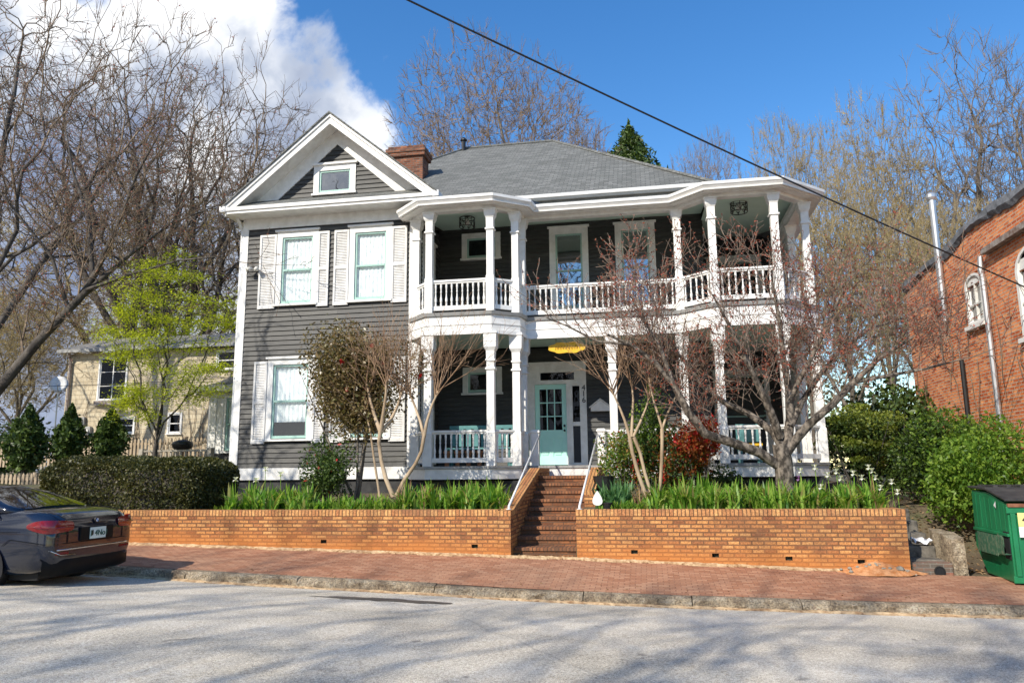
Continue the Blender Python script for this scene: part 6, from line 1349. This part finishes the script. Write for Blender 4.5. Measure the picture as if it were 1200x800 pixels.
for x0_, x1_ in ((-.03, W_/2-.01), (W_/2+.01, W_+.03)): q = MB(); q.loft([[TD(x0_, y, z) for y, z in a], [TD(x1_, y, z) for y, z in a]]); [q.box(x0_+.12+k*.17, x0_+.18+k*.17, D_*.5, D_, HT+.16, HT+.20, 0, TD) for k in range(4)]; q.build('lid', lidm, DU, bevel=.008)
m_ = MB(); m_.box(.0, W_, -.05, -.005, HT-.075, HT-.03, 0, TD); m_.build('rusty_rim', rustm, DU)
m_ = MB(); m_.box(.10, .52, -.049, -.046, .80, .98, 0, TD); m_.build('yellow_label', mat_noise('label_yellow', (.72, .62, .2), (.8, .7, .28), 5, .5), DU)
m_ = MB(); m_.box(.10, .52, -.049, -.046, .66, .796, 0, TD); m_.build('white_label', paper, DU)
o = text('size_lettering', '4yd', .17, Vector(TD(.27, -.054, .89)), (R(90), 0, rotd), black, DU)
m_ = MB(); m_.poly([TD(-.022, .34, 1.02), TD(-.022, .42, 1.06), TD(-.022, .33, 1.12)]); m_.build('torn_sticker', paper, DU)
for k, (x_, y_) in enumerate(((.12, .1), (W_-.12, .1), (.12, D_-.4), (W_-.12, D_-.4))): q = MB(); q.tube([TD(x_-.03, y_, .03), TD(x_+.03, y_, .03)], .045, 12); q.build('caster', rubber, DU)

# ------------------------------------------------------------------ parked car
def car():
    S = .9; RX, CY = -7.24, 9.13
    paint = mat_noise('midnight_paint', (.006, .010, .022), (.008, .012, .026), 2, .14, spec=.4); b = paint.node_tree.nodes['Principled BSDF']; b.inputs['Coat Weight'].default_value = 1.0; b.inputs['Coat Roughness'].default_value = .05; b.inputs['Metallic'].default_value = .1
    chrome = mat_noise('chrome', (.6, .6, .6), (.7, .7, .7), 5, .12, metal=1); redg = mat_noise('tail_red', (.17, .003, .006), (.26, .005, .008), 20, .12); redg.node_tree.nodes['Principled BSDF'].inputs['Coat Weight'].default_value = 1
    plastic = mat_noise('black_plastic', (.004, .004, .004), (.007, .007, .007), 9, .6, spec=.2)
    T0 = thing('parked_car', 'dark blue sedan parked at the kerb, seen from its rear corner', 'car', (RX-2.2, CY, .22)); z0 = .20
    def TC(s, y, z): return (RX-s*S, CY+y*S, z0+z*S)        # s forward from the tail, y toward the kerb
    # station table: s, half width factor, z low, z belt, z deck
    st_ = [(0.00, .80, .42, .74, .80), (.04, .88, .34, .80, .93), (.12, .925, .27, .84, 1.02), (.30, .95, .22, .87, 1.075), (.55, .965, .20, .885, 1.09), (.95, .975, .19, .90, 1.085), (1.5, .98, .19, .91, 1.06), (2.2, .98, .19, .91, 1.0), (3.0, .98, .19, .89, .99), (3.6, .98, .19, .87, .97), (4.1, .975, .19, .83, .93), (4.5, .95, .2, .76, .85), (4.78, .88, .24, .66, .74), (4.88, .76, .32, .58, .62)]
    rings = []
    for s, wf, zl, zb, zd in st_:
        h = .93*wf; half = [(h*.75, zl-.02), (h*.93, zl+.03), (h*.985, zl+.16), (h*1.0, (zl+zb)/2+.02), (h*.985, zb-.10), (h*.99, zb-.06), (h*.955, zb+.02), (h*.86, zd-.035), (h*.74, zd), (h*.4, zd+.015)]
        r_ = [TC(s, -y, z) for y, z in half]+[TC(s, y, z) for y, z in half[::-1]]; rings.append(r_)
    m_ = MB(); m_.loft(rings); o = m_.build('car_body', paint, T0, smooth=True); sb = o.modifiers.new('s', 'SUBSURF'); sb.levels = 2; sb.render_levels = 2
    # greenhouse: roof shell with pillars
    def gh(s, z, hw, zb_): return s, z, hw
    secs = [(.62, 1.085, .66, 0), (.95, 1.20, .62, 1), (1.35, 1.345, .585, 1), (1.75, 1.435, .57, 1), (2.3, 1.465, .57, 1), (2.8, 1.445, .565, 1), (3.25, 1.29, .59, 1), (3.75, 1.02, .64, 0)]
    rings = []
    for s, zt_, hw, _ in secs:
        zb_ = float(np.interp(s, [.6, 1.5, 3.8], [1.05, .98, .93])); bw = float(np.interp(s, [.6, 1.2, 3.0, 3.8], [.74, .85, .86, .78])); k = min(1, (zt_-zb_)/.46)
        hw2 = bw+(hw-bw)*k
        half = [(bw, zb_-.05), (bw+(hw2-bw)*.55+.015, zb_+(zt_-zb_)*.5), (hw2, zt_-.05*k-.004), (hw2*.82, zt_-.012), (hw2*.4, zt_+.012)]
        rings.append([TC(s, -y, z) for y, z in half]+[TC(s, y, z) for y, z in half[::-1]])
    m_ = MB(); m_.loft(rings); o = m_.build('roof', paint, T0, smooth=True); sb = o.modifiers.new('s', 'SUBSURF'); sb.levels = 2; sb.render_levels = 2
    def skin(name, pts_rows, mat, parent=T0, th=.012, sub=True):
        q = MB(); q.loft([[TC(*p_) for p_ in r_] for r_ in pts_rows], closed=False, cap=False); o = q.build(name, mat, parent, smooth=True)
        if sub: sd = o.modifiers.new('s', 'SUBSURF'); sd.levels = 2; sd.render_levels = 2
        return o
    rw = []
    for s, dz in ((.66, .028), (.85, .03), (1.1, .03), (1.32, .03), (1.45, .028)):
        zt_ = float(np.interp(s, [.62, .95, 1.35, 1.75], [1.085, 1.20, 1.345, 1.435]))+dz*.5; hw = float(np.interp(s, [.62, 1.5], [.64, .49])); rw.append([(s, -hw, zt_-.025), (s, -hw*.55, zt_+.012), (s, 0, zt_+.022), (s, hw*.55, zt_+.012), (s, hw, zt_-.025)])
    skin('rear_window', rw, carglass)
    for sy in (-1, 1):
        sw = []
        for s, zlo, zhi in ((.98, 1.035, 1.07), (1.25, 1.0, 1.2), (1.6, .99, 1.325), (2.2, .985, 1.385), (2.8, .975, 1.36), (3.3, .97, 1.17)):
            bw = float(np.interp(s, [.6, 1.2, 3.0, 3.8], [.74, .85, .86, .78])); yy = lambda z: bw+.03-(z-.98)*.62*.95 if z > .98 else bw+.03
            sw.append([(s, sy*yy(zlo), zlo), (s, sy*yy((zlo+zhi)/2)+sy*.008, (zlo+zhi)/2), (s, sy*yy(zhi), zhi)])
        skin('side_window', sw, carglass)
        ct = MB(); top_ = [TC(*(lambda p_: (p_[0], p_[1]+sy*.004, p_[2]+.008))(r_[2])) for r_ in sw]; ct.tube([TC(.9, sy*.87, 1.03)]+top_, .011, 6); ct.tube([TC(.9, sy*.87, 1.03), TC(2.2, sy*.895, .975), TC(3.4, sy*.87, .96)], .009, 6); ct.build('window_trim', chrome, T0, smooth=True)
    # tail lamps wrap round the corner
    for sy in (-1, 1):
        pts = [(.36, .915, .855, .90), (.26, .905, .82, .94), (.15, .885, .785, .955), (.07, .84, .77, .955), (.028, .76, .775, .95), (.012, .62, .785, .94), (.01, .44, .795, .93)]
        rows = [[(s-.004 if s < .1 else s, sy*(y+.012), zl), (s-.02, sy*(y+.02), (zl+zh)/2), (s+.012 if s < .1 else s, sy*(y+.002), zh)] for s, y, zl, zh in pts]; o = skin('tail_lamp', rows, redg)
        rf_ = MB(); rf_.tube([TC(.03, sy*.74, .50), TC(.015, sy*.52, .50)], .018, 6); rf_.build('reflector', redg, T0)
        st2 = MB(); st2.tube([TC(s-.018, sy*(y+.026), zl+(zh-zl)*.42) for s, y, zl, zh in pts[1:]], .006, 5); st2.build('lamp_strip', redg, o)
    # bumper: lower black valance, chrome strip
    v = MB(); rows = []
    for y in np.linspace(-.86, .86, 13):
        s = .02+.42*max(0, abs(y)-.55)**1.5*1.6; rows.append([TC(s+.06, y, .19), TC(s-.015, y, .22), TC(s-.02, y, .40), TC(s+.02, y, .44)])
    v.loft(rows, closed=False, cap=False); v.build('rear_valance', plastic, T0, smooth=True)
    v = MB(); v.tube([TC(-.015+.42*max(0, abs(y)-.55)**1.5*1.6, y*1.02, .545) for y in np.linspace(-.8, .8, 15)], .010, 6); v.tube([TC(.03, -.82, .545), TC(.0, -.66, .475), TC(-.018, -.42, .47)], .006, 5); v.build('chrome_strip', chrome, T0, smooth=True)
    # plate recess and plate
    v = MB(); v.box(-.018, .02, -.34, .34, .64, .83, 0, TC); v.build('plate_recess', plastic, T0, bevel=.01)
    v = MB(); v.box(-.03, -.019, -.16, .16, .655, .815, 0, TC); pl = v.build('licence_plate', mat_noise('plate', (.55, .66, .62), (.66, .74, .70), 6, .4), T0)
    text('plate_number', 'F 4No1', .105, Vector(TC(-.034, 0.02, .73)), (R(90), 0, R(90)), mat_noise('plate_green', (.02, .08, .06), (.03, .1, .07), 5, .5), pl)
    v = MB(); v.lathe(0, 0, [(0, .012), (.006, .012)], 8); v.v = [(TC(-.032, -.12, .74)[0]+vv_[2], TC(-.032, -.12, .74)[1]+vv_[0]*1.1, TC(-.032, -.12, .74)[2]+vv_[1]*3) for vv_ in v.v]; v.build('plate_emblem', black, pl)
    bl = mat_noise('roundel_blue', (.05, .2, .5), (.06, .22, .55), 5, .3); c_ = Vector(TC(.018, 0, .915))
    v = MB(); rr_ = .036; v.loft([[(c_.x+.014+o_, c_.y+q_*math.cos(a), c_.z+q_*math.sin(a)) for a in np.linspace(0, 2*math.pi, 21)[:-1]] for o_, q_ in ((-.02, rr_), (.0, rr_))]); eb = v.build('emblem', black, T0)
    for k in range(4):
        v = MB(); v.poly([(c_.x+.0155, c_.y, c_.z)]+[(c_.x+.0155, c_.y+.024*math.cos(a), c_.z+.024*math.sin(a)) for a in np.linspace(k*math.pi/2, (k+1)*math.pi/2, 6)]); v.build('emblem_quarter', bl if k % 2 else white, eb)
    text('model_lettering', '535i', .06, Vector(TC(-.006, .50, .87)), (R(90), 0, R(90)), chrome, T0, ext=.003)
    sm = MB(); sm.tube([TC(-.004+.42*max(0, abs(y)-.55)**1.5*1.6, y*1.01, .63) for y in np.linspace(-.78, .78, 15)], .005, 5); sm.tube([TC(.10, -.868, .63), TC(.3, -.893, .66), TC(.62, -.909, .70), TC(.72, -.913, .62)], .004, 5)
    for sy in (-1, 1): sm.tube([TC(.0, sy*.56, .64), TC(.0, sy*.56, .79)], .005, 5); sm.tube([TC(.02, sy*.60, .955), TC(.10, sy*.66, 1.02), TC(.35, sy*.69, 1.075), TC(.62, sy*.69, 1.09)], .005, 5)
    for sx in (1.62, 2.72): sm.tube([TC(sx-.02, -.915, .96), TC(sx, -.93, .8), TC(sx+.02, -.932, .5), TC(sx+.02, -.92, .24)], .0045, 5)
    sm.build('panel_gap', plastic, T0)
    # shark fin
    v = MB(); v.loft([[TC(1.78, -.03, 1.44), TC(1.78, .03, 1.44), TC(1.98, .02, 1.46), TC(1.98, -.02, 1.46)], [TC(1.80, -.006, 1.53), TC(1.80, .006, 1.53), TC(1.86, .004, 1.525), TC(1.86, -.004, 1.525)]]); v.build('roof_aerial', lightgrey, T0, bevel=.005)
    # shut lines and shoulder crease
    v = MB(); v.tube([TC(s, -.925*wf-.002, .80+.0*s) for s, wf in ((.5, .985), (1.2, .995), (2.0, 1.0), (3.2, 1.0), (4.1, .99))], .004, 5); v.build('shoulder_crease', plastic, T0)
    for sx in (1.05, 3.93):
        for sy in (-1, 1):
            yo = .922; zc = .325-.02; c = TC(sx, sy*yo, zc); 
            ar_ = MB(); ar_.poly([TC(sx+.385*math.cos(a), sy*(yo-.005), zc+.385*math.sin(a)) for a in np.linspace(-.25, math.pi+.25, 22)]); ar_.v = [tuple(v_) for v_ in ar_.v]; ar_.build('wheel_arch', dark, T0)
            wh = bpy.data.objects.new('wheel', None); COL.objects.link(wh); wh.parent = T0; wh.location = Vector(c)-wloc(T0)
            def ringY(rr_, yy_): return [(c[0]+rr_*S*math.cos(a), CY+sy*yy_*S, c[2]+rr_*S*math.sin(a)) for a in np.linspace(0, 2*math.pi, 33)[:-1]]
            ty = MB(); ty.loft([ringY(.225, .925), ringY(.25, .94), ringY(.31, .938), ringY(.328, .92), ringY(.328, .72), ringY(.30, .7)], cap=False); ty.build('tyre', rubber, wh, smooth=True)
            rm = MB(); rm.loft([ringY(.235, .93), ringY(.225, .93), ringY(.21, .88), ringY(.20, .75)], cap=False); rm.loft([ringY(.20, .80), ringY(.002, .80)], 1, cap=False)
            for k in range(10):
                a = 2*math.pi*k/10+.1; d = Vector((math.cos(a), 0, math.sin(a))); p0 = Vector((c[0], CY+sy*.915*S, c[2])); rm.bar(p0+d*.04*S, p0+d*.218*S, .028*S, .02*S, up=(0, 1, 0))
            rm.loft([ringY(.055, .93), ringY(.05, .90)], cap=True); rm.build('rim', [galv, black], wh)
    un = MB(); un.box(.3, 4.5, -.7, .7, .14, .4, 0, TC); un.build('underbody', rubber, T0)
car()

# ------------------------------------------------------------------ overhead cables
def cable(label, a, b_, sag, r_, grp):
    pts = []
    for i in range(41): t_ = i/40; q = Vector(a).lerp(Vector(b_), t_); q.z -= sag*4*t_*(1-t_); pts.append(q)
    m_ = MB(); m_.tube(pts, r_, 6); tag(m_.build('overhead_cable', black, smooth=True), label, 'cable', grp)
a = at(517, 0, Y=9.0); b_ = at(1200, 330, Y=15.0); d = (b_-a); 
cable('thick black power cable crossing the sky from upper centre to the brick building', a-d*.9, a+d*1.25, .25, .014, None)
cable('thin wire crossing behind the leaning tree to the cream building', (-30, 24, at(30, 445, Y=24).z), (at(280, 430, Y=24).x+4, 29.9, 6.2), .4, .012, None)
for o in bpy.data.objects:
    for k in ('_h', '_r'):
        if k in o: del o[k]
